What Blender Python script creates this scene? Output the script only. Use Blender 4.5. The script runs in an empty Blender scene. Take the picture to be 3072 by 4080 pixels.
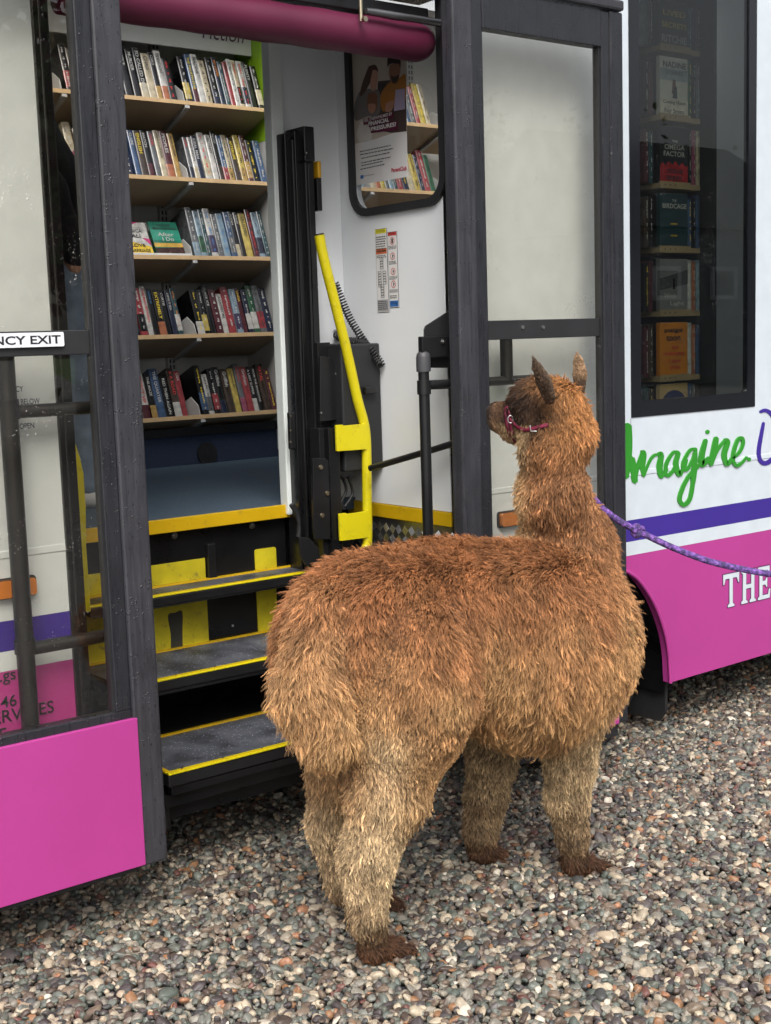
import bpy, bmesh, math, random
import numpy as np
from mathutils import Vector, Matrix
from mathutils.geometry import tessellate_polygon
from mathutils.kdtree import KDTree
R = math.radians
random.seed(7); RNG = np.random.default_rng(7)
SC = bpy.context.scene
COL = SC.collection
# ---------------------------------------------------------------- camera (solved from the photograph's lines)
YAW, PIT, ROL, FPX = R(37.48862), R(-7.55224), R(-1.84641), 5193.12
_f = np.array([math.sin(YAW)*math.cos(PIT), math.cos(YAW)*math.cos(PIT), math.sin(PIT)])
_r = np.array([math.cos(YAW), -math.sin(YAW), 0.0]); _u = np.cross(_r, _f)
_r, _u = _r*math.cos(ROL)+_u*math.sin(ROL), -_r*math.sin(ROL)+_u*math.cos(ROL)
CAM = np.array([0, 0, 1.5])
cd = bpy.data.cameras.new('camera'); cam = bpy.data.objects.new('camera', cd); COL.objects.link(cam)
cd.sensor_fit = 'HORIZONTAL'; cd.sensor_width = 36; cd.lens = FPX/3072*36; cd.clip_end = 500; cd.clip_start = .05
M = Matrix.Identity(4)
for i in range(3): M[i][0], M[i][1], M[i][2], M[i][3] = _r[i], _u[i], -_f[i], CAM[i]
cam.matrix_world = M; SC.camera = cam
# ---------------------------------------------------------------- light: bright overcast
SUN_EL, SUN_AZ = R(50), R(212)
w = bpy.data.worlds.new('World'); SC.world = w; w.use_nodes = True
nt = w.node_tree; bg = nt.nodes['Background']
sk = nt.nodes.new('ShaderNodeTexSky'); sk.sky_type = 'NISHITA'; sk.sun_disc = False
sk.sun_elevation = SUN_EL; sk.sun_rotation = SUN_AZ; sk.air_density = 1.0; sk.dust_density = 6.0; sk.ozone_density = 1.0
hs = nt.nodes.new('ShaderNodeHueSaturation'); hs.inputs['Saturation'].default_value = .35
nt.links.new(sk.outputs[0], hs.inputs['Color']); nt.links.new(hs.outputs[0], bg.inputs[0]); bg.inputs[1].default_value = .13
sd = bpy.data.lights.new('sun', 'SUN'); sd.energy = 1.05; sd.angle = R(30); sd.color = (1, .97, .93)
so = bpy.data.objects.new('sun', sd); COL.objects.link(so)
# sun stands behind the camera, to its left
_sd = Vector((math.sin(SUN_AZ)*math.cos(SUN_EL), math.cos(SUN_AZ)*math.cos(SUN_EL), math.sin(SUN_EL)))
so.rotation_euler = _sd.to_track_quat('Z', 'Y').to_euler(); so.location = (0, 0, 20)
SC.view_settings.view_transform = 'Standard'; SC.view_settings.look = 'None'; SC.view_settings.exposure = 0.74; SC.view_settings.gamma = 1
SC.cycles.use_denoising = True
SC.cycles.max_bounces = 10; SC.cycles.transparent_max_bounces = 24; SC.cycles.diffuse_bounces = 4; SC.cycles.glossy_bounces = 4

# ---------------------------------------------------------------- helpers
SS = 3072/1666
def at(px, py, Y):
    """the point of the plane y=Y seen at a pixel of the 1666-wide photograph"""
    d = _f*FPX + _r*(px*SS-1536) - _u*(py*SS-2040)
    t = (Y-CAM[1])/d[1]; p = CAM+d*t
    return (float(p[0]), float(p[1]), float(p[2]))
def rayd(px, py):
    d = _f*FPX + _r*(px*SS-1536) - _u*(py*SS-2040); return d/np.linalg.norm(d)
def X_(px, py, Y): return at(px, py, Y)[0]
def Z_(px, py, Y): return at(px, py, Y)[2]

def new_mat(name):
    m = bpy.data.materials.new(name); m.use_nodes = True
    return m, m.node_tree, m.node_tree.nodes['Principled BSDF']
def nd(nt, t, **k):
    n = nt.nodes.new(t)
    for a, b in k.items():
        if a.startswith('i_'): n.inputs[a[2:].replace('_', ' ')].default_value = b
        else: setattr(n, a, b)
    return n
def ramp(nt, stops, interp='LINEAR'):
    n = nt.nodes.new('ShaderNodeValToRGB'); cr = n.color_ramp; cr.interpolation = interp
    while len(cr.elements) < len(stops): cr.elements.new(.5)
    for e, (p, c) in zip(cr.elements, stops):
        e.position = p; e.color = (*c, 1) if len(c) == 3 else c
    return n
def c3(h):
    if isinstance(h, str):
        v = [int(h[i:i+2], 16)/255 for i in (0, 2, 4)]
        return tuple((x/12.92 if x <= .04045 else ((x+.055)/1.055)**2.4) for x in v)
    return h
_mc = {}
def mat(name, col, rough=.5, metal=0, var=.12, scale=6, bump=.0, bscale=60, coat=0, dirt=0, spec=.5):
    """painted or plain surface with faint tonal variation, fine bump and grime"""
    if name in _mc: return _mc[name]
    col = c3(col); m, t, b = new_mat(name); L = t.links.new
    tc = nd(t, 'ShaderNodeTexCoord')
    n1 = nd(t, 'ShaderNodeTexNoise'); n1.inputs['Scale'].default_value = scale; n1.inputs['Detail'].default_value = 8
    L(tc.outputs['Object'], n1.inputs['Vector'])
    lo = tuple(max(0, c*(1-var)) for c in col); hi = tuple(min(1, c*(1+var)) for c in col)
    r = ramp(t, [(.3, lo), (.7, hi)]); L(n1.outputs['Fac'], r.inputs['Fac'])
    out = r.outputs['Color']
    if dirt:
        n3 = nd(t, 'ShaderNodeTexNoise'); n3.inputs['Scale'].default_value = 25; n3.inputs['Detail'].default_value = 10; n3.inputs['Roughness'].default_value = .7
        L(tc.outputs['Object'], n3.inputs['Vector'])
        r3 = ramp(t, [(.55, (0, 0, 0)), (.75, (dirt, dirt, dirt))]); L(n3.outputs['Fac'], r3.inputs['Fac'])
        mx = nd(t, 'ShaderNodeMix', data_type='RGBA'); L(r3.outputs['Color'], mx.inputs[0]); L(out, mx.inputs[6]); mx.inputs[7].default_value = (.06, .055, .05, 1)
        out = mx.outputs[2]
    L(out, b.inputs['Base Color'])
    rr = nd(t, 'ShaderNodeMapRange'); rr.inputs['To Min'].default_value = rough*.8; rr.inputs['To Max'].default_value = min(1, rough*1.25)
    n2 = nd(t, 'ShaderNodeTexNoise'); n2.inputs['Scale'].default_value = bscale; n2.inputs['Detail'].default_value = 4; L(tc.outputs['Object'], n2.inputs['Vector'])
    L(n1.outputs['Fac'], rr.inputs['Value']); L(rr.outputs[0], b.inputs['Roughness'])
    b.inputs['Metallic'].default_value = metal; b.inputs['Coat Weight'].default_value = coat; b.inputs['Coat Roughness'].default_value = .08
    b.inputs['Specular IOR Level'].default_value = spec
    if bump:
        bp = nd(t, 'ShaderNodeBump'); bp.inputs['Strength'].default_value = bump; bp.inputs['Distance'].default_value = .002
        L(n2.outputs['Fac'], bp.inputs['Height']); L(bp.outputs[0], b.inputs['Normal'])
    _mc[name] = m; return m
def wet(name, col, rough=.35, streak=.5, drop=.35, dens=110, var=.25, lo_=.8):
    """rain-wet surface: vertical runs of water and small drops"""
    col = c3(col); m, t, b = new_mat(name); L = t.links.new
    tc = nd(t, 'ShaderNodeTexCoord')
    mp = nd(t, 'ShaderNodeMapping'); mp.inputs['Scale'].default_value = (75, 75, 5); L(tc.outputs['Object'], mp.inputs['Vector'])
    n1 = nd(t, 'ShaderNodeTexNoise'); n1.inputs['Scale'].default_value = 1; n1.inputs['Detail'].default_value = 9; n1.inputs['Roughness'].default_value = .72; n1.inputs['Distortion'].default_value = .6
    L(mp.outputs[0], n1.inputs['Vector'])
    n2 = nd(t, 'ShaderNodeTexNoise'); n2.inputs['Scale'].default_value = 14; n2.inputs['Detail'].default_value = 10; L(tc.outputs['Object'], n2.inputs['Vector'])
    lo = tuple(c*(1-streak) for c in col)
    r1 = ramp(t, [(.36, lo), (.47, col), (.8, tuple(min(1, c*(1+var)) for c in col))]); L(n1.outputs['Fac'], r1.inputs['Fac'])
    mx = nd(t, 'ShaderNodeMix', data_type='RGBA', blend_type='MULTIPLY'); mx.inputs[0].default_value = 1
    r2 = ramp(t, [(.3, (lo_, lo_, lo_)), (.7, (1.06, 1.06, 1.06))]); L(n2.outputs['Fac'], r2.inputs['Fac'])
    L(r1.outputs['Color'], mx.inputs[6]); L(r2.outputs['Color'], mx.inputs[7]); L(mx.outputs[2], b.inputs['Base Color'])
    if streak:
        mp2 = nd(t, 'ShaderNodeMapping'); mp2.inputs['Scale'].default_value = (210, 210, 75); L(tc.outputs['Object'], mp2.inputs['Vector'])
        v2 = nd(t, 'ShaderNodeTexVoronoi'); v2.inputs['Scale'].default_value = 1; L(mp2.outputs[0], v2.inputs['Vector'])
        w2 = nd(t, 'ShaderNodeTexWhiteNoise'); L(v2.outputs['Color'], w2.inputs['Vector'])
        g1 = nd(t, 'ShaderNodeMath', operation='GREATER_THAN'); g1.inputs[1].default_value = .90; L(w2.outputs['Value'], g1.inputs[0])
        g2 = nd(t, 'ShaderNodeMath', operation='LESS_THAN'); g2.inputs[1].default_value = .30; L(v2.outputs['Distance'], g2.inputs[0])
        m3 = nd(t, 'ShaderNodeMath', operation='MULTIPLY'); L(g1.outputs[0], m3.inputs[0]); L(g2.outputs[0], m3.inputs[1])
        mz = nd(t, 'ShaderNodeMix', data_type='RGBA'); L(m3.outputs[0], mz.inputs[0]); L(mx.outputs[2], mz.inputs[6]); mz.inputs[7].default_value = (*[c*.25 for c in col], 1); L(mz.outputs[2], b.inputs['Base Color'])
    vo = nd(t, 'ShaderNodeTexVoronoi'); vo.inputs['Scale'].default_value = dens; vo.inputs['Randomness'].default_value = 1; L(tc.outputs['Object'], vo.inputs['Vector'])
    wn = nd(t, 'ShaderNodeTexNoise'); wn.inputs['Scale'].default_value = 30; L(tc.outputs['Object'], wn.inputs['Vector'])
    sz = nd(t, 'ShaderNodeMapRange'); sz.inputs['From Min'].default_value = .42; sz.inputs['From Max'].default_value = .7; sz.inputs['To Min'].default_value = 0; sz.inputs['To Max'].default_value = drop; L(wn.outputs['Fac'], sz.inputs['Value'])
    lt = nd(t, 'ShaderNodeMath', operation='SUBTRACT'); L(sz.outputs[0], lt.inputs[0]); L(vo.outputs['Distance'], lt.inputs[1])
    mxm = nd(t, 'ShaderNodeMath', operation='MAXIMUM'); L(lt.outputs[0], mxm.inputs[0]); mxm.inputs[1].default_value = 0
    bp = nd(t, 'ShaderNodeBump'); bp.inputs['Strength'].default_value = .9; bp.inputs['Distance'].default_value = .006; L(mxm.outputs[0], bp.inputs['Height'])
    L(bp.outputs[0], b.inputs['Normal'])
    rr = nd(t, 'ShaderNodeMapRange'); rr.inputs['From Min'].default_value = .35; rr.inputs['From Max'].default_value = .6; rr.inputs['To Min'].default_value = rough*.5; rr.inputs['To Max'].default_value = rough*1.2
    L(n1.outputs['Fac'], rr.inputs['Value'])
    if streak: L(rr.outputs[0], b.inputs['Roughness'])
    else: b.inputs['Roughness'].default_value = rough
    return m
def glass(name, tint, refl=1.0, drops=.3, dens=90, rough=0):
    m = bpy.data.materials.new(name); m.use_nodes = True; t = m.node_tree; t.nodes.remove(t.nodes['Principled BSDF']); L = t.links.new
    out = t.nodes['Material Output']
    tr = nd(t, 'ShaderNodeBsdfTransparent'); tr.inputs[0].default_value = (*tint, 1)
    gl = nd(t, 'ShaderNodeBsdfGlossy'); gl.inputs['Roughness'].default_value = rough; gl.inputs[0].default_value = (refl, refl, refl, 1)
    lw = nd(t, 'ShaderNodeLayerWeight'); lw.inputs['Blend'].default_value = .5; pw = nd(t, 'ShaderNodeMath', operation='POWER'); pw.inputs[1].default_value = 5; L(lw.outputs['Facing'], pw.inputs[0]); fr = nd(t, 'ShaderNodeMath', operation='MULTIPLY_ADD'); fr.inputs[1].default_value = .96; fr.inputs[2].default_value = .04; L(pw.outputs[0], fr.inputs[0])
    tc = nd(t, 'ShaderNodeTexCoord')
    vo = nd(t, 'ShaderNodeTexVoronoi'); vo.inputs['Scale'].default_value = dens; L(tc.outputs['Object'], vo.inputs['Vector'])
    wn = nd(t, 'ShaderNodeTexNoise'); wn.inputs['Scale'].default_value = 9; wn.inputs['Detail'].default_value = 6; L(tc.outputs['Object'], wn.inputs['Vector'])
    sz = nd(t, 'ShaderNodeMapRange'); sz.inputs['From Min'].default_value = .45; sz.inputs['From Max'].default_value = .7; sz.inputs['To Min'].default_value = 0; sz.inputs['To Max'].default_value = drops; L(wn.outputs['Fac'], sz.inputs['Value'])
    lt = nd(t, 'ShaderNodeMath', operation='SUBTRACT'); L(sz.outputs[0], lt.inputs[0]); L(vo.outputs['Distance'], lt.inputs[1])
    mxm = nd(t, 'ShaderNodeMath', operation='MAXIMUM'); L(lt.outputs[0], mxm.inputs[0]); mxm.inputs[1].default_value = 0
    bp = nd(t, 'ShaderNodeBump'); bp.inputs['Strength'].default_value = 1; bp.inputs['Distance'].default_value = .006; L(mxm.outputs[0], bp.inputs['Height']); L(bp.outputs[0], gl.inputs['Normal'])
    gt = nd(t, 'ShaderNodeMath', operation='GREATER_THAN'); L(lt.outputs[0], gt.inputs[0]); gt.inputs[1].default_value = .02
    ad = nd(t, 'ShaderNodeMath', operation='MULTIPLY_ADD'); L(gt.outputs[0], ad.inputs[0]); ad.inputs[1].default_value = .22; L(fr.outputs[0], ad.inputs[2]); ad.use_clamp = True
    mix = nd(t, 'ShaderNodeMixShader'); L(ad.outputs[0], mix.inputs[0]); L(tr.outputs[0], mix.inputs[1]); L(gl.outputs[0], mix.inputs[2]); L(mix.outputs[0], out.inputs['Surface'])
    return m

class MB:
    def __init__(s): s.v = []; s.f = []; s.sm = []
    def add(s, vs, fs, smooth=False):
        o = len(s.v); s.v += [tuple(map(float, q)) for q in vs]; s.f += [tuple(i+o for i in q) for q in fs]; s.sm += [smooth]*len(fs); return s
    def box(s, x0, x1, y0, y1, z0, z1):
        vs = [(x, y, z) for x in (x0, x1) for y in (y0, y1) for z in (z0, z1)]
        return s.add(vs, [(0, 1, 3, 2), (4, 6, 7, 5), (0, 4, 5, 1), (2, 3, 7, 6), (0, 2, 6, 4), (1, 5, 7, 3)])
    def plate(s, loops, t0, t1, axis='y'):
        """loops (outer, holes...) as 2D points in (x,z) for axis y, (y,z) for x, (x,y) for z; thickness t0..t1"""
        tri = tessellate_polygon([[Vector((a, b, 0)) for a, b in l] for l in loops])
        P = [q for l in loops for q in l]; n = len(P)
        def m3(a, b, t): return {'y': (a, t, b), 'x': (t, a, b), 'z': (a, b, t)}[axis]
        vs = [m3(a, b, t0) for a, b in P]+[m3(a, b, t1) for a, b in P]
        fs = [tuple(q) for q in tri]+[tuple(i+n for i in reversed(q)) for q in tri]
        o = 0
        for l in loops:
            k = len(l)
            for i in range(k):
                j = (i+1) % k; fs.append((o+i, o+j, o+j+n, o+i+n))
            o += k
        return s.add(vs, fs)
    def tube(s, path, r, seg=14, caps=True):
        P = [Vector(q) for q in path]; n = len(P); rs = r if isinstance(r, (list, tuple, np.ndarray)) else [r]*n
        prev = None; vs = []; fs = []
        for i, p in enumerate(P):
            d = (P[min(i+1, n-1)]-P[max(i-1, 0)]).normalized()
            if prev is None:
                a = Vector((0, 0, 1)) if abs(d.z) < .9 else Vector((1, 0, 0)); nx = d.cross(a).normalized()
            else: nx = (prev-d*prev.dot(d)).normalized()
            prev = nx; ny = d.cross(nx)
            for k in range(seg):
                an = 2*math.pi*k/seg; vs.append(p+(nx*math.cos(an)+ny*math.sin(an))*rs[i])
        for i in range(n-1):
            for k in range(seg):
                k2 = (k+1) % seg; fs.append((i*seg+k, i*seg+k2, (i+1)*seg+k2, (i+1)*seg+k))
        s.add(vs, fs, True)
        if caps:
            s.add(vs[:seg], [tuple(range(seg))[::-1]]); s.add(vs[-seg:], [tuple(range(seg))])
        return s
    def ribbon(s, path, wd, y, t=.0016):
        """brush stroke laid on the plane y: path [(x,z)], width list"""
        n = len(path); L = []; Rr = []
        for i in range(n):
            a = Vector(path[max(i-1, 0)]); b = Vector(path[min(i+1, n-1)]); d = (b-a).normalized() if (b-a).length else Vector((1, 0))
            nn = Vector((-d.y, d.x)); p = Vector(path[i]); h = (wd[i] if isinstance(wd, (list, tuple)) else wd)/2
            L.append(p+nn*h); Rr.append(p-nn*h)
        vs = []; fs = []
        for q in L: vs += [(q.x, y-t, q.y), (q.x, y, q.y)]
        for q in Rr: vs += [(q.x, y-t, q.y), (q.x, y, q.y)]
        o = 2*n
        for i in range(n-1):
            a = 2*i; fs += [(a, a+2, o+a+2, o+a), (a, a+1, a+3, a+2), (o+a, o+a+2, o+a+3, o+a+1)]
        return s.add(vs, fs)
    def disc(s, c, r, t, n=20, axis='y', r2=None):
        r2 = r if r2 is None else r2
        pts = [(math.cos(2*math.pi*i/n), math.sin(2*math.pi*i/n)) for i in range(n)]
        def m3(a, b, q): return {'y': (c[0]+a, c[1]+q, c[2]+b), 'x': (c[0]+q, c[1]+a, c[2]+b), 'z': (c[0]+a, c[1]+b, c[2]+q)}[axis]
        vs = [m3(a*r2, b*r2, -t) for a, b in pts]+[m3(a*r, b*r, 0) for a, b in pts]
        return s.add(vs, [tuple(range(n)), tuple(range(n, 2*n))[::-1]]+[(i, (i+1) % n, n+(i+1) % n, n+i) for i in range(n)])
    def build(s, name, m, parent=None, bev=0, recalc=True, smooth=False):
        me = bpy.data.meshes.new(name); me.from_pydata(s.v, [], s.f)
        me.polygons.foreach_set('use_smooth', [bool(x or smooth) for x in s.sm])
        if recalc:
            bm = bmesh.new(); bm.from_mesh(me); bmesh.ops.recalc_face_normals(bm, faces=bm.faces); bm.to_mesh(me); bm.free()
        me.materials.append(m); return link(name, me, parent, bev)
def link(name, me, parent=None, bev=0):
    o = bpy.data.objects.new(name, me); COL.objects.link(o)
    if parent is not None: o.parent = parent
    if bev:
        b = o.modifiers.new('bevel', 'BEVEL'); b.width = bev; b.segments = 2; b.limit_method = 'ANGLE'; b.angle_limit = R(50)
    return o
def tag(o, label=None, cat=None, group=None, kind=None):
    for k, v in (('label', label), ('category', cat), ('group', group), ('kind', kind)):
        if v: o[k] = v
    return o
def empty(name, loc=(0, 0, 0)):
    o = bpy.data.objects.new(name, None); o.empty_display_size = .1; COL.objects.link(o); o.location = loc; return o
def bx(name, m, parent, *b, bev=.002): return MB().box(*b).build(name, m, parent, bev)
_tc = {}
def text_mesh(s, ext=0.0, bold=0.0):
    k = (s, ext, bold)
    if k not in _tc:
        cu = bpy.data.curves.new('t', 'FONT'); cu.body = s; cu.size = 1; cu.extrude = ext; cu.offset = bold; cu.resolution_u = 3; cu.fill_mode = 'FRONT' if ext == 0 else 'BOTH'
        o = bpy.data.objects.new('t', cu); COL.objects.link(o)
        dg = bpy.context.evaluated_depsgraph_get(); me = bpy.data.meshes.new_from_object(o.evaluated_get(dg))
        v = np.empty(len(me.vertices)*3); me.vertices.foreach_get('co', v); v = v.reshape(-1, 3)
        f = [tuple(p.vertices) for p in me.polygons]
        bpy.data.objects.remove(o); bpy.data.curves.remove(cu); bpy.data.meshes.remove(me)
        v[:, :2] -= v[:, :2].min(0); _tc[k] = (v, f, v[:, 0].max(), v[:, 1].max())
    return _tc[k]
def add_text(mb, s, O, ux, uy, h=None, wid=None, bold=0.0, slant=0):
    """flat lettering: lower-left corner O, ux/uy unit vectors, cap height h and/or overall width wid"""
    v, f, W, H = text_mesh(s, 0.0, bold)
    if h is None: h = wid/W*H
    sy = h/H; sx = sy if wid is None else wid/W
    O = np.array(O, float); ux = np.array(ux, float); uy = np.array(uy, float)
    xx = v[:, 0]*sx+v[:, 1]*sy*slant
    mb.add(O+xx[:, None]*ux+(v[:, 1]*sy)[:, None]*uy, f)
    return W*sx
def smooth_path(pts, k=6):
    P = [np.array(p, float) for p in pts]; P = [2*P[0]-P[1]]+P+[2*P[-1]-P[-2]]; out = []
    for i in range(1, len(P)-2):
        for j in range(k):
            t = j/k; a, b, c, d = P[i-1:i+3]
            out.append(.5*((2*b)+(-a+c)*t+(2*a-5*b+4*c-d)*t*t+(-a+3*b-3*c+d)*t**3))
    out.append(P[-2]); return [tuple(q) for q in out]
def rrect(x0, x1, z0, z1, r, n=6):
    out = []
    for cx, cz, a0 in ((x1-r, z1-r, 0), (x0+r, z1-r, 90), (x0+r, z0+r, 180), (x1-r, z0+r, 270)):
        for i in range(n+1):
            a = R(a0+90*i/n); out.append((cx+r*math.cos(a), cz+r*math.sin(a)))
    return out

# ---------------------------------------------------------------- materials
WHITE = wet('white paint', (.57, .63, .68), rough=.3, streak=0, drop=.08, var=0, lo_=.97)
WHITE_IN = mat('white interior panel', (.76, .785, .81), rough=.35, var=.04, scale=3, bump=.05)
PURPLE = mat('purple stripe paint', (.045, .022, .25), rough=.3, var=.05, scale=3)
MAGENTA = mat('magenta panel paint', (.42, .045, .25), rough=.33, var=.06, scale=2.5, dirt=.07)
FRAME = wet('wet dark grey frame', (.021, .022, .027), rough=.40, streak=.06, drop=.38, dens=120)
FRAME2 = wet('wet grey rubber seal', (.038, .038, .045), rough=.48, streak=.13, drop=.42, dens=130, var=.35)
SEAL = mat('black rubber', (.018, .018, .02), rough=.5, var=.2, bump=.1)
BLACKM = mat('black painted steel', (.006, .006, .007), rough=.28, var=.3, scale=10, bump=.08)
BLACK2 = mat('satin black steel', (.010, .010, .011), rough=.33, var=.25, scale=8, bump=.1)
YELLOW = mat('yellow enamel', (.62, .53, .008), rough=.28, var=.06, scale=5, dirt=.35)
YEL2 = mat('golden yellow trim', (.58, .36, .006), rough=.35, var=.08, scale=8, dirt=.5)
YDIRT = mat('scuffed yellow patch', (.50, .42, .012), rough=.5, var=.22, scale=12, dirt=1.0)
STEEL = mat('bright steel', (.55, .55, .53), rough=.28, metal=1, var=.2)
BRASS = mat('dull plated bolt', (.42, .36, .26), rough=.35, metal=1, var=.2)
SHELFW = mat('beech shelf edge', (.52, .36, .19), rough=.5, var=.1, scale=20, bump=.05)
SHELFU = mat('shelf underside', (.42, .32, .21), rough=.6, var=.1)
GREYP = mat('grey shelf steel', (.42, .42, .41), rough=.4, var=.06)
CREAM = mat('light grey panel', (.50, .50, .48), rough=.5, var=.04)
LIME = mat('lime end panel', (.28, .52, .02), rough=.4, var=.05)
CARPET = mat('blue carpet', (.042, .070, .102), rough=.95, var=.35, scale=160, bump=.6, bscale=400)
CARPETD = mat('navy carpet', (.022, .036, .075), rough=.95, var=.4, scale=160, bump=.6, bscale=400)
MAROON = mat('maroon padding', (.10, .008, .035), rough=.5, var=.18, scale=3, bump=.15, bscale=12)
GLASS = glass('door glass', (.955, .935, .89), drops=.30, dens=95)
GLASSW = glass('tinted window glass', (.66, .68, .66), drops=.26, dens=125)
GLASSI = glass('inner window glass', (.96, .965, .96), drops=0)
INK = mat('printed black ink', (.02, .02, .024), rough=.4, var=.05)
PAPER = mat('white printed sheet', (.72, .71, .70), rough=.4, var=.03)
ORANGE = mat('amber lamp plastic', (.52, .17, .02), rough=.2, var=.2, coat=.5)
GREEN = mat('green lettering', (.03, .25, .022), rough=.3, var=.05)
def grip():
    m, t, b = new_mat('speckled tread grip'); L = t.links.new; tc = nd(t, 'ShaderNodeTexCoord')
    v = nd(t, 'ShaderNodeTexVoronoi'); v.inputs['Scale'].default_value = 190; L(tc.outputs['Object'], v.inputs['Vector'])
    wn = nd(t, 'ShaderNodeTexWhiteNoise'); L(v.outputs['Color'], wn.inputs['Vector'])
    g = nd(t, 'ShaderNodeMath', operation='GREATER_THAN'); g.inputs[1].default_value = .86; L(wn.outputs['Value'], g.inputs[0])
    g2 = nd(t, 'ShaderNodeMath', operation='LESS_THAN'); g2.inputs[1].default_value = .28; L(v.outputs['Distance'], g2.inputs[0])
    mu = nd(t, 'ShaderNodeMath', operation='MULTIPLY'); L(g.outputs[0], mu.inputs[0]); L(g2.outputs[0], mu.inputs[1])
    n = nd(t, 'ShaderNodeTexNoise'); n.inputs['Scale'].default_value = 9; n.inputs['Detail'].default_value = 8; L(tc.outputs['Object'], n.inputs['Vector'])
    r = ramp(t, [(.35, (.035, .036, .042)), (.52, (.075, .08, .095)), (.7, (.11, .115, .13))]); L(n.outputs['Fac'], r.inputs['Fac'])
    mx = nd(t, 'ShaderNodeMix', data_type='RGBA'); L(mu.outputs[0], mx.inputs[0]); L(r.outputs['Color'], mx.inputs[6]); mx.inputs[7].default_value = (.45, .5, .6, 1)
    L(mx.outputs[2], b.inputs['Base Color']); b.inputs['Roughness'].default_value = .5; return m
GRIP = grip()
ALU = mat('dark wet aluminium', (.20, .20, .205), rough=.35, metal=.9, var=.3, bump=.1)
ALUB = mat('polished aluminium rib', (.62, .62, .62), rough=.2, metal=1, var=.1)

# ---------------------------------------------------------------- ground
YB, YL = 3.06, 2.92         # plane of the body side, plane of the open door leaves
ground_m, t, b = new_mat('wet gravel ground'); L = t.links.new
tc = nd(t, 'ShaderNodeTexCoord'); v = nd(t, 'ShaderNodeTexVoronoi'); v.inputs['Scale'].default_value = 60; L(tc.outputs['Object'], v.inputs['Vector'])
hsv = nd(t, 'ShaderNodeHueSaturation'); hsv.inputs['Saturation'].default_value = .25; hsv.inputs['Value'].default_value = .18; L(v.outputs['Color'], hsv.inputs['Color']); L(hsv.outputs[0], b.inputs['Base Color'])
bp = nd(t, 'ShaderNodeBump'); bp.inputs['Distance'].default_value = .01; bp.invert = True; L(v.outputs['Distance'], bp.inputs['Height']); L(bp.outputs[0], b.inputs['Normal']); b.inputs['Roughness'].default_value = .5
def disc_ring(x0, x1, y0, y1, z):
    return [(x0, y0, z), (x1, y0, z), (x1, y1, z), (x0, y1, z)]
g = MB().add(disc_ring(-200, 200, -200, 200, -.016), [(0, 1, 2, 3)]).build('ground', ground_m); tag(g, kind='structure')
GRASS = mat('mown grass', (.06, .12, .02), rough=.9, var=.4, scale=3, bump=.5)
g = MB().add([(12, -17, -.012), (200, -17, -.012), (200, -200, -.012), (85, -200, -.012)], [(0, 1, 2, 3)]).build('lawn', GRASS); tag(g, kind='structure')

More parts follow.
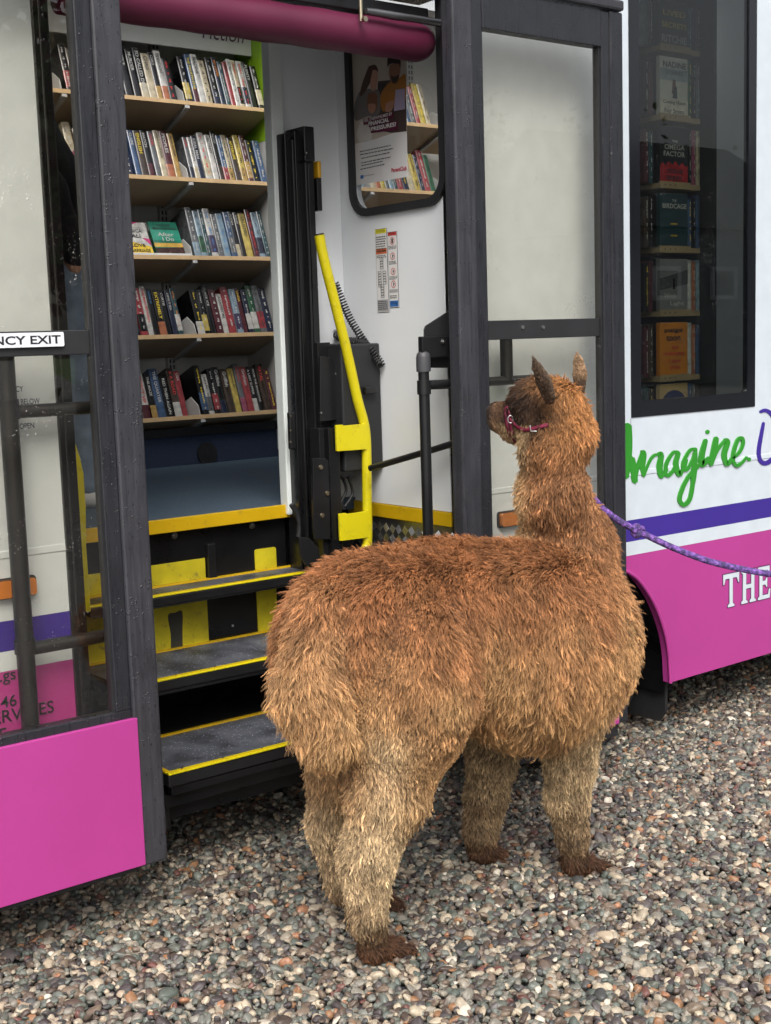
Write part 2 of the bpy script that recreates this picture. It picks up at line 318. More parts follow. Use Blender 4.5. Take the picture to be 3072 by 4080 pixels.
def gravel():
    # pebble centres: jittered grid over the ground the photograph shows, plus a margin
    pts = []
    cell = .0146
    xs = np.arange(-.2, 6.6, cell); ys = np.arange(1.0, 4.7, cell)
    Xg, Yg = np.meshgrid(xs, ys); P = np.stack([Xg.ravel(), Yg.ravel()], 1)
    P += RNG.uniform(-.5, .5, P.shape)*cell*1.3
    d = np.c_[P, np.zeros(len(P))]-CAM
    zc = d@_f; u = (d@_r)/zc*FPX; vv = -(d@_u)/zc*FPX
    k = (zc > .3) & (abs(u) < 1536*1.25) & (vv > -2040) & (vv < 2040*1.2)
    P = P[k]; n = len(P)
    s = np.exp(RNG.normal(math.log(.0093), .30, n)).clip(.006, .021)
    co = np.c_[P, RNG.uniform(-.006, .007, n)-(s-.0088)*.4]
    me = bpy.data.meshes.new('gravel'); me.vertices.add(n); me.vertices.foreach_set('co', co.ravel())
    def attr(nm, ty, dat, key):
        a = me.attributes.new(nm, ty, 'POINT'); a.data.foreach_set(key, np.ascontiguousarray(dat).ravel())
    sc = np.stack([s*RNG.uniform(.95, 1.6, n), s*RNG.uniform(.85, 1.15, n), s*RNG.uniform(.5, .9, n)], 1)
    attr('scl', 'FLOAT_VECTOR', sc.astype(np.float32), 'vector')
    rt = np.stack([RNG.normal(0, .45, n), RNG.normal(0, .45, n), RNG.uniform(0, 6.28, n)], 1)
    attr('rot', 'FLOAT_VECTOR', rt.astype(np.float32), 'vector')
    attr('pick', 'INT', RNG.integers(0, 7, n).astype(np.int32), 'value')
    attr('rnd', 'FLOAT', RNG.random(n).astype(np.float32), 'value')
    m, t, b = new_mat('river pebbles'); L = t.links.new
    a = nd(t, 'ShaderNodeAttribute', attribute_type='INSTANCER', attribute_name='rnd')
    cols = [('43474a', 8), ('53605c', 7), ('6a706c', 8), ('7e7c74', 8), ('51453f', 8), ('5f5148', 8), ('77675a', 6), ('5b625c', 8), ('8f8a7e', 7), ('a09684', 6), ('423c40', 7), ('77695a', 7), ('b3a892', 5), ('94683f', 2.4), ('a5704c', 1.0), ('c9c4b8', 1.8), ('65706c', 4), ('704640', 1.6), ('565255', 6), ('ab9c86', 4)]
    tot = sum(q for _, q in cols); acc = 0; st = []
    for h, q in cols: lc = c3(h); gm = sum(lc)/3; st.append((acc/tot, tuple(min(.75, (v*.72+gm*.28)*wc) for v, wc in zip(lc, (1.06, 1.0, .92))))); acc += q
    rp = ramp(t, st, 'CONSTANT'); L(a.outputs['Fac'], rp.inputs['Fac'])
    tc = nd(t, 'ShaderNodeTexCoord'); n1 = nd(t, 'ShaderNodeTexNoise', noise_dimensions='4D'); n1.inputs['Scale'].default_value = 1.6; n1.inputs['Detail'].default_value = 6; n1.inputs['Roughness'].default_value = .7
    L(tc.outputs['Object'], n1.inputs['Vector'])
    mu = nd(t, 'ShaderNodeMath', operation='MULTIPLY'); mu.inputs[1].default_value = 500; L(a.outputs['Fac'], mu.inputs[0]); L(mu.outputs[0], n1.inputs['W'])
    r2 = ramp(t, [(.3, (.62, .62, .62)), (.68, (1.3, 1.29, 1.27))]); L(n1.outputs['Fac'], r2.inputs['Fac'])
    mx = nd(t, 'ShaderNodeMix', data_type='RGBA', blend_type='MULTIPLY'); mx.inputs[0].default_value = 1; L(rp.outputs['Color'], mx.inputs[6]); L(r2.outputs['Color'], mx.inputs[7]); L(mx.outputs[2], b.inputs['Base Color'])
    b.inputs['Roughness'].default_value = .45
    me.materials.append(m)
    o = link('gravel', me); tag(o, 'wet multicoloured river pebbles covering the parking ground under the bus', 'gravel', kind='stuff')
    ng = bpy.data.node_groups.new('gravel_nodes', 'GeometryNodeTree')
    ng.interface.new_socket('Geometry', in_out='INPUT', socket_type='NodeSocketGeometry'); ng.interface.new_socket('Geometry', in_out='OUTPUT', socket_type='NodeSocketGeometry')
    N = ng.nodes; Lk = ng.links.new; gi = N.new('NodeGroupInput'); go = N.new('NodeGroupOutput')
    g2i = N.new('GeometryNodeGeometryToInstance')
    for k in range(7):
        ic = N.new('GeometryNodeMeshIcoSphere'); ic.inputs['Radius'].default_value = 1; ic.inputs['Subdivisions'].default_value = 3
        sp = N.new('GeometryNodeSetPosition'); pos = N.new('GeometryNodeInputPosition')
        nz = N.new('ShaderNodeTexNoise'); nz.noise_dimensions = '4D'; nz.inputs['Scale'].default_value = .75; nz.inputs['W'].default_value = k*3.7; nz.inputs['Detail'].default_value = 1.5
        Lk(pos.outputs[0], nz.inputs['Vector'])
        vz = N.new('ShaderNodeTexVoronoi'); vz.inputs['Scale'].default_value = .9; vz.feature = 'F1'
        ad = N.new('ShaderNodeVectorMath'); ad.operation = 'ADD'; ad.inputs[1].default_value = (k*5.1, 0, k*2.3); Lk(pos.outputs[0], ad.inputs[0]); Lk(ad.outputs[0], vz.inputs['Vector'])
        m1 = N.new('ShaderNodeMath'); m1.operation = 'MULTIPLY_ADD'; m1.inputs[1].default_value = 1.0; m1.inputs[2].default_value = -.42; Lk(nz.outputs[0], m1.inputs[0])
        m2 = N.new('ShaderNodeMath'); m2.operation = 'MULTIPLY_ADD'; m2.inputs[1].default_value = -.26; Lk(vz.outputs['Distance'], m2.inputs[0]); Lk(m1.outputs[0], m2.inputs[2])
        nv = N.new('ShaderNodeVectorMath'); nv.operation = 'SCALE'; Lk(pos.outputs[0], nv.inputs[0]); Lk(m2.outputs[0], nv.inputs['Scale'])
        Lk(ic.outputs[0], sp.inputs['Geometry']); Lk(nv.outputs[0], sp.inputs['Offset'])
        ss = N.new('GeometryNodeSetShadeSmooth'); Lk(sp.outputs[0], ss.inputs[0])
        smn = N.new('GeometryNodeSetMaterial'); smn.inputs['Material'].default_value = m; Lk(ss.outputs[0], smn.inputs[0])
        Lk(smn.outputs[0], g2i.inputs[0])
    ip = N.new('GeometryNodeInstanceOnPoints'); ip.inputs['Pick Instance'].default_value = True
    m2p = N.new('GeometryNodeMeshToPoints'); Lk(gi.outputs[0], m2p.inputs[0]); Lk(m2p.outputs[0], ip.inputs['Points']); Lk(g2i.outputs[0], ip.inputs['Instance'])
    def na(nm, ty):
        q = N.new('GeometryNodeInputNamedAttribute'); q.data_type = ty; q.inputs['Name'].default_value = nm; return q.outputs['Attribute']
    e2r = N.new('FunctionNodeEulerToRotation'); Lk(na('rot', 'FLOAT_VECTOR'), e2r.inputs[0])
    Lk(na('pick', 'INT'), ip.inputs['Instance Index']); Lk(e2r.outputs[0], ip.inputs['Rotation']); Lk(na('scl', 'FLOAT_VECTOR'), ip.inputs['Scale'])
    Lk(ip.outputs[0], go.inputs[0])
    md = o.modifiers.new('pebbles', 'NODES'); md.node_group = ng
gravel()

# ---------------------------------------------------------------- the bus
bus = empty('library_bus', (3.0, 4.3, 0)); tag(bus, 'white mobile library bus with magenta skirt and purple stripe, its doorway open', 'bus')
bus.location = (0, 0, 0)
XR0, XR1, XL0, XL1 = 2.665, 7.5, -2.2, 1.33
T = .045
# body side, right of the doorway: white upper with the window cut out
WX0, WX1, WZ0, WZ1 = 3.432, 4.122, 1.203, 2.93
MB().plate([[(XR0, .845), (XR1, .845), (XR1, 3.05), (XR0, 3.05)], [(WX0, WZ0), (WX0, WZ1), (WX1, WZ1), (WX1, WZ0)]], YB, YB+T).build('side_panel', WHITE, bus)
bx('side_panel', WHITE, bus, XR0, XR1, YB, YB+T, .720, .769, bev=0)
bx('purple_stripe', PURPLE, bus, XR0, XR1, YB, YB+T, .7695, .8445, bev=0)
arch = [(3.406, .665), (3.466, .624), (3.539, .538), (3.593, .436), (3.621, .337), (3.63, .222)]
arch = smooth_path(arch, 5)
AC = 3.19
left = [(2*AC-x, z) for x, z in reversed(arch)]
topa = [(AC-.12, .715-.012), (AC, .715-.006), (AC+.12, .715-.012)]
skirt = [(XR1, .26), (XR1, .7195), (XR0, .7195), (XR0, .217)]+[(left[0][0], .217)]+left+[(AC-.1, .700), (AC, .704), (AC+.1, .700)]+arch
MB().plate([skirt], YB, YB+.03).build('magenta_skirt', MAGENTA, bus)
rim = [(x, YB-.004, z) for x, z in ([(left[0][0], .217)]+left+[(AC-.1, .700), (AC, .704), (AC+.1, .700)]+arch)]
MB().tube(rim, .007, 8).build('wheel_arch_trim', MAGENTA, bus)
# left of the doorway
bx('side_panel', WHITE, bus, XL0, XL1, YB, YB+T, .845, 3.05, bev=0)
bx('side_panel', WHITE, bus, XL0, XL1, YB, YB+T, .720, .769, bev=0)
bx('purple_stripe', PURPLE, bus, XL0, XL1, YB, YB+T, .7695, .8445, bev=0)
bx('magenta_skirt', MAGENTA, bus, XL0, XL1, YB, YB+.03, .217, .7195, bev=0)
for a, b_ in ((XR0, XR1), (XL0, XL1)):
    MB().add([(a, YB, 1.018), (b_, YB, 1.018), (b_, YB-.0016, 1.016), (a, YB-.0016, 1.016), (b_, YB-.0022, 1.001), (a, YB-.0022, 1.001), (b_, YB, .997), (a, YB, .997)], [(0, 1, 2, 3), (3, 2, 4, 5), (5, 4, 6, 7)]).build('rubbing_rail', WHITE, bus)
bx('panel_seam', mat('grey sealant', (.35, .38, .42), rough=.6), bus, WX0-.003, WX0-.0005, YB-.0012, YB+.001, 1.018, WZ0, bev=0)
bx('panel_seam', _mc['grey sealant'], bus, WX0-.003, WX0-.0005, YB-.0012, YB+.001, WZ1, 3.0, bev=0)
# the window beside the lettering
wf = MB().plate([[(WX0, WZ0), (WX1, WZ0), (WX1, WZ1), (WX0, WZ1)], rrect(WX0+.05, WX1-.045, WZ0+.055, WZ1-.05, .02)[::-1]], YB-.003, YB+.02).build('window', mat('black window border', (.008, .009, .012), rough=.12, var=.1), bus)
bx('glass_pane', GLASSW, wf, WX0+.045, WX1-.04, YB+.003, YB+.007, WZ0+.05, WZ1-.045, bev=0)
# lettering on the body
zs = 772/1138
def zp(q): return at((2300+q[0]*zs)/SS, (1600+q[1]*.6781)/SS, YB)[::2]
def strokes(name, m, lst, dots=()):
    mb = MB()
    for i, (pts, w0) in enumerate(lst):
        P = smooth_path(pts, 7); n = len(P); Lp, Rp = [], []; y0 = YB-.0026-.0002*i
        for k in range(n):
            a, b_ = np.array(P[max(k-1, 0)]), np.array(P[min(k+1, n-1)]); d = b_-a; d = d/(np.linalg.norm(d)+1e-9); nn = np.array([-d[1], d[0]])
            w_ = w0*.62*(0.5+.5*math.sin(math.pi*min(1, max(0, (k+1.5)/(n+2))))**.5)*.98; p = np.array(P[k]); Lp.append(zp(p+nn*w_)); Rp.append(zp(p-nn*w_))
        for k in range(n-1):
            q = [Lp[k], Lp[k+1], Rp[k+1], Rp[k]]; mb.add([(x, y0, z) for x, z in q]+[(x, YB-.0001, z) for x, z in q], [(0, 1, 2, 3), (0, 4, 5, 1), (3, 2, 6, 7)])
        for e_, pp in ((0, P[0]), (1, P[-1])):
            c_ = np.array(pp); r_ = w0*.25; mb.plate([[zp(c_+np.array([math.cos(t_), math.sin(t_)])*r_) for t_ in np.linspace(0, 5.8, 12)]], y0-.00007*(1+e_), YB-.0001)
    for q, r in dots:
        mb.plate([[zp(np.array(q)+np.array([math.cos(t_), math.sin(t_)])*r) for t_ in np.linspace(0, 6, 18)]], YB-.0026, YB-.0001)
    return mb.build(name, m, bus)
strokes('lettering', GREEN, [([(301, 138), (300, 250), (294, 350), (284, 446)], 36), ([(268, 170), (285, 140), (302, 138)], 20),
    ([(318, 330), (328, 400), (336, 474)], 34), ([(336, 474), (352, 385), (378, 300)], 18), ([(375, 292), (388, 310), (380, 385), (388, 437)], 26), ([(388, 437), (420, 355), (448, 316), (478, 312)], 14), ([(492, 312), (480, 390), (492, 445)], 30), ([(470, 312), (486, 305), (496, 318)], 20), ([(492, 445), (512, 420), (525, 395)], 14),
    ([(592, 296), (560, 300), (522, 360), (514, 420), (535, 432), (566, 390), (590, 312)], 18), ([(592, 300), (575, 365), (592, 425), (612, 405)], 26), ([(612, 405), (630, 380), (640, 340)], 12),
    ([(694, 276), (660, 285), (626, 340), (615, 390), (640, 398), (672, 345), (690, 290)], 17), ([(692, 280), (682, 400), (672, 500), (655, 575), (622, 606), (597, 578), (612, 515), (650, 440), (700, 385), (722, 355)], 20), ([(688, 300), (682, 400), (675, 480)], 26),
    ([(750, 225), (728, 310), (726, 368), (752, 350), (772, 330)], 28), ([(812, 212), (796, 300), (778, 372)], 28), ([(780, 372), (818, 285), (862, 228)], 15), ([(862, 222), (878, 240), (858, 310), (872, 366), (905, 335)], 24),
    ([(905, 335), (945, 300), (968, 250), (962, 215), (938, 225), (915, 290), (910, 345), (930, 376), (960, 360), (990, 325)], 17)], (((763, 178), 12.5), ((1006, 340), 12.5)))
strokes('lettering', PURPLE, [([(1072, 60), (1105, 52), (1142, 80), (1175, 160), (1180, 260), (1150, 330), (1105, 362), (1072, 345), (1064, 290), (1078, 200), (1092, 125)], 22)])
GLY = {'T': [(.30, 0), (.70, 0), (.70, .06), (.60, .10), (.60, .86), (.86, .86), (.94, .70), (1, .70), (1, 1), (0, 1), (0, .70), (.06, .70), (.14, .86), (.40, .86), (.40, .10), (.30, .06)],
       'H': [(0, 0), (.42, 0), (.42, .06), (.32, .10), (.32, .44), (.68, .44), (.68, .10), (.58, .06), (.58, 0), (1, 0), (1, .06), (.90, .10), (.90, .90), (1, .94), (1, 1), (.58, 1), (.58, .94), (.68, .90), (.68, .56), (.32, .56), (.32, .90), (.42, .94), (.42, 1), (0, 1), (0, .94), (.10, .90), (.10, .10), (0, .06)],
       'E': [(0, 0), (.95, 0), (1, .28), (.90, .28), (.82, .12), (.36, .12), (.36, .44), (.60, .44), (.66, .36), (.74, .36), (.74, .64), (.66, .64), (.60, .56), (.36, .56), (.36, .88), (.78, .88), (.86, .74), (.94, .74), (.92, 1), (0, 1), (0, .94), (.12, .90), (.12, .10), (0, .06)]}
def glyph(ch, x, z, w, h, grow, y0, y1, m):
    P = [np.array((x+u_*w, z+v_*h)) for u_, v_ in GLY[ch]]; n = len(P); out = []
    for i in range(n):
        d0 = P[i]-P[i-1]; d1 = P[(i+1) % n]-P[i]; d0 = d0/np.linalg.norm(d0); d1 = d1/np.linalg.norm(d1)
        n0 = np.array([d0[1], -d0[0]]); n1 = np.array([d1[1], -d1[0]]); q = n0+n1; q = q/max(.35, (q@q)/2) if q@q > 0 else n0
        out.append(tuple(P[i]+q*grow))
    MB().plate([out], y0, y1).build('lettering', m, bus)
OUTL = mat('dark lettering outline', (.05, .01, .06), rough=.4)
for ch, x, w_ in (('T', 3.936, .095), ('H', 4.046, .088), ('E', 4.148, .078)):
    glyph(ch, x, .452, w_, .128, .0035, YB-.001, YB+.001, OUTL); glyph(ch, x, .452, w_, .128, 0, YB-.0022, YB-.0012, WHITE)
# small print on the left panel, seen through the door glass
for s, px, py, h in (('.gs', 0, 1482, .030), ('46', 2, 1531, .030), ('ERVICES', -14, 1566, .032), ('E', 0, 1600, .03)):
    x, _, z = at(px, py, YB); mb = MB(); add_text(mb, s, (x, YB-.002, z), (1, 0, 0), (0, 0, 1), h=h, bold=.01); mb.build('lettering', INK, bus)
# side marker lamps
def lamp(x0, x1, z):
    o = MB().plate([rrect(x0-.006, x1+.006, z-.026, z+.026, .01)], YB-.006, YB-.0005).build('side_lamp', SEAL, bus)
    MB().plate([rrect(x0, x1, z-.021, z+.021, .008)], YB-.022, YB-.0065).build('lamp_lens', ORANGE, o, .004)
lamp(2.80, 2.90, .915); lamp(1.12, 1.24, .925)
# shell: roof with unseen skylights added to light the interior, far wall, ends, underfloor
INW = WHITE_IN
MB().plate([[(XL0, YB), (XR1, YB), (XR1, 5.55), (XL0, 5.55)], [(1.6, 4.0), (1.6, 4.97), (3.45, 4.97), (3.45, 4.0)], [(3.65, 3.7), (3.65, 4.97), (4.75, 4.97), (4.75, 3.7)]], 3.05, 3.09, 'z').build('roof', INW, bus)
SKY = glass('skylight acrylic', (.95, .95, .95), drops=0)
for a_, b_, c_, d_ in ((1.58, 3.47, 3.98, 4.99), (3.63, 4.77, 3.68, 4.99)): MB().plate([[(a_, c_), (b_, c_), (b_, d_), (a_, d_)]], 3.092, 3.10, 'z').build('added_skylight', SKY, bus)  # unseen roof panes, added to let fill light onto books and header
bx('far_wall', INW, bus, XL0, XR1, 5.50, 5.55, .2, 3.05, bev=0)
bx('end_wall', INW, bus, XL0-.05, XL0, YB, 5.55, .2, 3.05, bev=0); bx('end_wall', INW, bus, XR1, XR1+.05, YB, 5.55, .2, 3.05, bev=0)
FZ = .965
MB().plate([[(1.25, 3.6), (XR1, 3.6), (XR1, 5.5), (1.25, 5.5)]], FZ-.04, FZ, 'z').build('carpet_floor', CARPET, bus)
bx('carpet_floor', CARPET, bus, XL0, 1.25, YB+T, 5.5, FZ-.04, FZ, bev=0); bx('carpet_floor', CARPET, bus, 2.70, XR1, YB+T, 3.6, FZ-.04, FZ, bev=0)
MB().box(XL0, 1.33, 3.09, 5.5, .26, .5).box(1.33, 3.0, 3.95, 5.5, .26, .5).box(3.75, XR1, 3.12, 5.5, .3, .5).box(2.66, 2.74, 3.09, 3.9, .26, .5).box(2.74, 3.75, 3.5, 5.5, .3, .9).build('chassis', BLACKM, bus)
# wheel and mudflap
wh = MB().tube([(AC, 3.12, .40), (AC, 3.14, .40), (AC, 3.36, .40), (AC, 3.38, .40)], [.36, .40, .40, .36], 40).build('wheel', mat('tyre rubber', (.014, .014, .014), rough=.8, var=.3, bump=.5, bscale=40), bus)
MB().tube([(AC, 3.105, .40), (AC, 3.125, .40)], [.2, .22], 30).build('rim', mat('dull wheel rim', (.3, .3, .3), rough=.5, metal=.6), wh)
MB().tube([(AC+.47*math.cos(R(a)), 3.12, .36+.47*math.sin(R(a))) for a in range(-10, 191, 10)], .001, 4)
lin = MB()
for i in range(20):
    a0, a1 = R(-8+i*9.8), R(-8+(i+1)*9.8)
    q = lambda a, y: (AC+.45*math.cos(a), y, .24+.46*math.sin(a))
    lin.add([q(a0, 3.09), q(a1, 3.09), q(a1, 3.5), q(a0, 3.5)], [(0, 1, 2, 3)])
lin.build('wheel_arch_liner', BLACKM, bus)
xm = X_(1462, 1470, 3.12)
MB().plate([[(3.10, .10), (3.10, .32), (3.46, .32), (3.46, .10), (3.43, .055), (3.13, .055)]], 3.655, 3.668, 'x').build('mudflap', mat('mudflap rubber', (.012, .012, .013), rough=.75, var=.4, bump=.4), bus, .004)

# ---- doorway surround
HZ = 2.46
bx('door_jamb', BLACKM, bus, XL1, X_(166, 1000, 3.05), YB-.01, 3.14, .22, 3.0); bx('jamb_strip', BLACK2, bus, XL1+.012, XL1+.018, YB-.016, YB-.0105, .22, 3.0); bx('door_jamb', BLACKM, bus, 2.632, 2.664, YB-.01, YB+.03, .22, 3.0)
bx('door_header', BLACKM, bus, 1.37, 2.63, YB-.01, YB+.12, HZ+.04, 3.0)
# transverse white wall on the right with a rounded window
WXX = 2.632
wy0, wy1 = 3.05, 3.56; wz0 = 1.905
wallr = [(YB+.032, FZ-.01), (3.64, FZ-.01), (3.64, 3.04), (YB+.032, 3.04)]
hole = rrect(3.085, 3.545, 1.915, 2.62, .075)
MB().plate([wallr, hole[::-1]], WXX, WXX+.03, 'x').build('vestibule_wall', INW, bus)
wi = MB().plate([rrect(3.07, 3.56, 1.9, 2.635, .085), rrect(3.095, 3.535, 1.925, 2.61, .065)[::-1]], WXX-.012, WXX+.002, 'x').build('window', SEAL, bus, .004)
MB().plate([rrect(3.093, 3.537, 1.923, 2.612, .065)], WXX+.008, WXX+.012, 'x').build('glass_pane', GLASSI, wi)
# back wall of the vestibule and its pale end cap
bx('partition_wall', INW, bus, 2.372, WXX-.001, 3.622, 3.65, FZ-.02, 3.04, bev=0)
bx('partition_end_cap', mat('pale grey edging', (.72, .77, .75), rough=.4, var=.08, dirt=.1), bus, 2.338, 2.384, 3.575, 3.62, FZ-.03, 3.04, bev=.004)
MB().box(2.372, 2.62, 3.655, 3.66, .3, .9).build('riser_panel', BLACKM, bus)
# yellow edging and chequer plate of the lower vestibule wall
bx('edge_strip', YEL2, bus, WXX-.006, WXX+.02, YB+.03, 3.64, FZ-.057, FZ-.012, bev=.002)
bx('lower_wall', ALU, bus, WXX, WXX+.02, YB+.03, 3.64, .3, FZ-.058, bev=0)
cp = MB(); cz = .034
for i in range(17):
    for j in range(12):
        y0, z0 = 3.09+i*cz, .50+j*cz
        if z0 > FZ-.075: continue
        s = 1 if (i+j) % 2 else -1
        for k in range(4):
            o = (k-1.5)*.0062; ln = .0125
            dy, dz = math.cos(R(52)), s*math.sin(R(52)); ny, nz = -dz, dy
            P = [(y0+ny*o+dy*q, z0+nz*o+dz*q) for q in (-ln, ln)]
            vs = []
            for (py, pz) in P:
                vs += [(WXX-.0005, py+ny*.0021, pz+nz*.0021), (WXX-.0022, py, pz), (WXX-.0005, py-ny*.0021, pz-nz*.0021)]
            cp.add(vs, [(0, 3, 4, 1), (1, 4, 5, 2), (0, 1, 2), (3, 5, 4)])
cp.build('chequer_plate', ALUB, bus)
bx('vestibule_floor', BLACKM, bus, 2.38, WXX, YB+.03, 3.65, .49, .5)
# floor edge, riser panel with scuffed yellow patches and bolts
FX0, FX1 = 1.42, 2.357
bx('edge_strip', YEL2, bus, FX0, FX1, 3.588, 3.6015, FZ-.039, FZ+.004, bev=.002)
bx('riser_panel', BLACKM, bus, FX0, FX1, 3.626, 3.64, .50, FZ-.042)
YP = 3.6255
def patch(a, b_, top=.004, bot=0):
    p0 = at(a[0], a[1], YP); p1 = at(b_[0], b_[1], YP)
    MB().plate([[(p0[0], p1[2]), (p1[0], p1[2]), (p1[0], p0[2]), (p0[0], p0[2])]], YP-.004, YP-.0005).build('yellow_patch', YDIRT, bus, .001)
x0 = 1.60
MB().plate([[(x0, .76), (X_(443, 1240, YP), .76), (X_(443, 1240, YP), Z_(443, 1205, YP)), (x0, Z_(443, 1205, YP))]], YP-.004, YP-.0005).build('yellow_patch', YDIRT, bus)
MB().plate([[(x0, .552), (X_(448, 1340, YP), .552), (X_(448, 1340, YP), .70), (x0, .70)]], YP-.004, YP-.0005).build('yellow_patch', YDIRT, bus)
xa, xb = X_(550, 1210, YP), X_(596, 1210, YP)
MB().plate([rrect(xa, xb, .70, Z_(575, 1184, YP), .008)], YP-.004, YP-.0005).build('yellow_patch', YDIRT, bus)
MB().plate([[(xa, .552), (xb-.006, .552), (xb-.006, .699), (xa, .699)]], YP-.004, YP-.0005).build('yellow_patch', YDIRT, bus)
sm_ = mat('oily scuff', (.03, .028, .02), rough=.7, var=.5)
a_ = at(378, 1340, YP); MB().plate([smooth_path([(a_[0]-.022, .553), (a_[0]-.02, .60), (a_[0]-.026, .66), (a_[0]+.0, .664), (a_[0]+.025, .665), (a_[0]+.022, .60), (a_[0]+.02, .553)], 3)], YP-.0052, YP-.004).build('scuff_mark', sm_, bus)
def bolt(px, py, Y, r, m=STEEL, n='bolt_head'):
    x, y, z = at(px, py, Y); o = MB().disc((x, Y, z), r, .004, 20, r2=r*.8).disc((x, Y-.0042, z), r*.35, .001, 6).build(n, m, bus, smooth=False); return o
bolt(377, 1157, 3.625, .0115); bolt(545, 1135, 3.625, .0115); bolt(463, 1273, 3.625, .006); bolt(502, 1352, 3.625, .005)
# hinge plate low in the middle
bx('hinge_bracket', BLACK2, bus, X_(445, 1230, YP), X_(462, 1230, YP), YP-.02, YP-.001, .76, .87)
# the three treads
def tread(name, X0, X1, Y0, Y1, z, th, rear=True, right=False, left=False, lip=.05):
    o = MB().box(X0, X1, Y0, Y1, z-th, z).build(name, BLACK2, bus, .004)
    MB().box(X0+.012, X1-.012, Y0+.022, Y1-.014, z, z+.003).build('grip_surface', GRIP, o)
    MB().box(X0, X1, Y0-.003, Y0+.022, z+.0005, z+.006).build('nosing', YELLOW, o, .002)
    MB().box(X0, X1, Y0+.006, Y0+.009, z+.006, z+.0075).build('nosing_ridge', YEL2, o)
    if rear: MB().box(X0, X1, Y1-.014, Y1, z+.0005, z+.008).build('rear_trim', YEL2, o, .001)
    if right: MB().plate([[(X1-.014, Y0+.02), (X1, Y0+.02), (X1, Y1), (X1-.014, Y1)]], z+.0012, z+.007, 'z').build('side_trim', YELLOW, o)
    if left: MB().plate([[(X0, Y0+.02), (X0+.014, Y0+.02), (X0+.014, Y1), (X0, Y1)]], z+.0012, z+.007, 'z').build('side_trim', YEL2, o)
    MB().box(X0+.01, X1-.01, Y0+.004, Y0+.03, z-lip, z-th-.001).build('front_lip', BLACKM, o, .002)
    for i in range(int((X1-X0)/.13)): MB().disc((X0+.05+i*.13, Y0+.014, z+.009), .0035, .002, 10, 'z').build('tread_screw', STEEL, o)
    return o
SX0, SX1 = 1.575, 2.385
tread('step_tread', SX0, SX1, 3.480, 3.620, .752, .028, right=True, lip=.034)
tread('step_tread', SX0, SX1, 3.300, 3.624, .545, .03, right=True, lip=.042)
tread('step_tread', SX0+.03, SX1, 3.105, 3.440, .335, .035, left=True, lip=.06)
MB().box(1.40, 2.66, 3.72, 3.94, .10, .49).build('underfloor_tank', BLACKM, bus, .01)
bx('step_tray', BLACKM, bus, SX0+.03, 2.42, 3.13, 3.62, .235, .272); bx('step_tray', BLACKM, bus, SX0+.02, 2.42, 3.16, 3.60, .19, .225)
bx('step_back_panel', mat('dark recess steel', (.012, .012, .013), rough=.6), bus, SX0-.1, 2.5, 3.86, 3.88, .2, .56)  # plain near-black panel closing the step recess at the back
bx('step_pan', mat('rubber step pan', (.02, .02, .022), rough=.6, var=.3), bus, SX0, 2.42, 3.44, 3.86, .31, .322)
MB().tube([(1.612, 3.16, .24), (1.612, 3.16, .17)], .018, 14).tube([(1.58, 3.19, .215), (1.66, 3.19, .215)], .022, 14).build('step_pivot', BLACK2, bus)
bx('lift_side_plate', BLACKM, bus, SX1+.004, SX1+.016, 3.45, 3.64, .2, .93)
# ---- lift column and mechanism
LC = empty('lift_column'); LC.parent = bus
zt = 2.165
def cb(p0, p1, Y0, Y1, z0, z1, m=BLACKM, n='column_channel', bev=.003):
    return bx(n, m, bus, X_(p0, 700, Y0), X_(p1, 700, Y0), Y0, Y1, z0, z1, bev=bev)
bpy.data.objects.remove(LC)
cb(631, 645, 3.53, 3.60, .62, zt-.01); cb(646, 651, 3.515, 3.60, .62, zt-.03, BLACK2); cb(652, 671, 3.537, 3.60, .62, zt); cb(672, 677, 3.52, 3.60, .62, zt-.02, BLACK2); cb(678, 691, 3.53, 3.60, .75, zt-.02)
bx('column_cap', BLACK2, bus, X_(656, 330, 3.51), X_(679, 330, 3.51), 3.505, 3.61, Z_(668, 349, 3.51), zt+.012, bev=.004)
bx('column_box', BLACK2, bus, X_(682, 420, 3.55), X_(692, 420, 3.55), 3.54, 3.62, Z_(690, 456, 3.55), Z_(690, 385, 3.55))
bx('amber_switch', mat('amber plastic', (.6, .33, .01), rough=.3), bus, X_(681, 366, 3.54), X_(689, 366, 3.54), 3.525, 3.6, Z_(685, 385, 3.54), Z_(685, 349, 3.54), bev=.004)
bolt(661, 331, 3.50, .004)
# edge trim holding plate on the column's left
bx('keeper_plate', BLACK2, bus, X_(622, 900, 3.52), X_(636, 900, 3.52), 3.512, 3.528, Z_(625, 972, 3.52), Z_(625, 890, 3.52), bev=.005)
for y in (899, 930, 955): bolt(627, y, 3.511, .004, BRASS)
# lower mechanism housings right of the column
bx('lift_housing', BLACK2, bus, X_(688, 800, 3.5), X_(716, 800, 3.5), 3.5, 3.615, Z_(700, 1190, 3.5), Z_(700, 740, 3.5))
pl = [(x, z) for x, _, z in (at(*q, 3.47) for q in ((690, 770), (712, 772), (728, 800), (741, 806), (741, 905), (690, 912)))]
MB().plate([pl], 3.465, 3.475).build('lift_bracket', BLACK2, bus, .002)
bx('lift_housing', BLACKM, bus, X_(716, 850, 3.52), X_(760, 850, 3.52), 3.52, 3.615, Z_(740, 1035, 3.52), Z_(740, 742, 3.52))
pl = [(x, z) for x, _, z in (at(*q, 3.43) for q in ((674, 990), (702, 990), (710, 998), (712, 1165), (680, 1165), (676, 1140)))]
MB().plate([pl], 3.425, 3.437).build('lift_bracket', BLACK2, bus, .002)
bx('lift_rail', BLACKM, bus, X_(712, 1000, 3.42), X_(735, 1000, 3.42), 3.42, 3.47, Z_(724, 1210, 3.42), Z_(724, 925, 3.42))
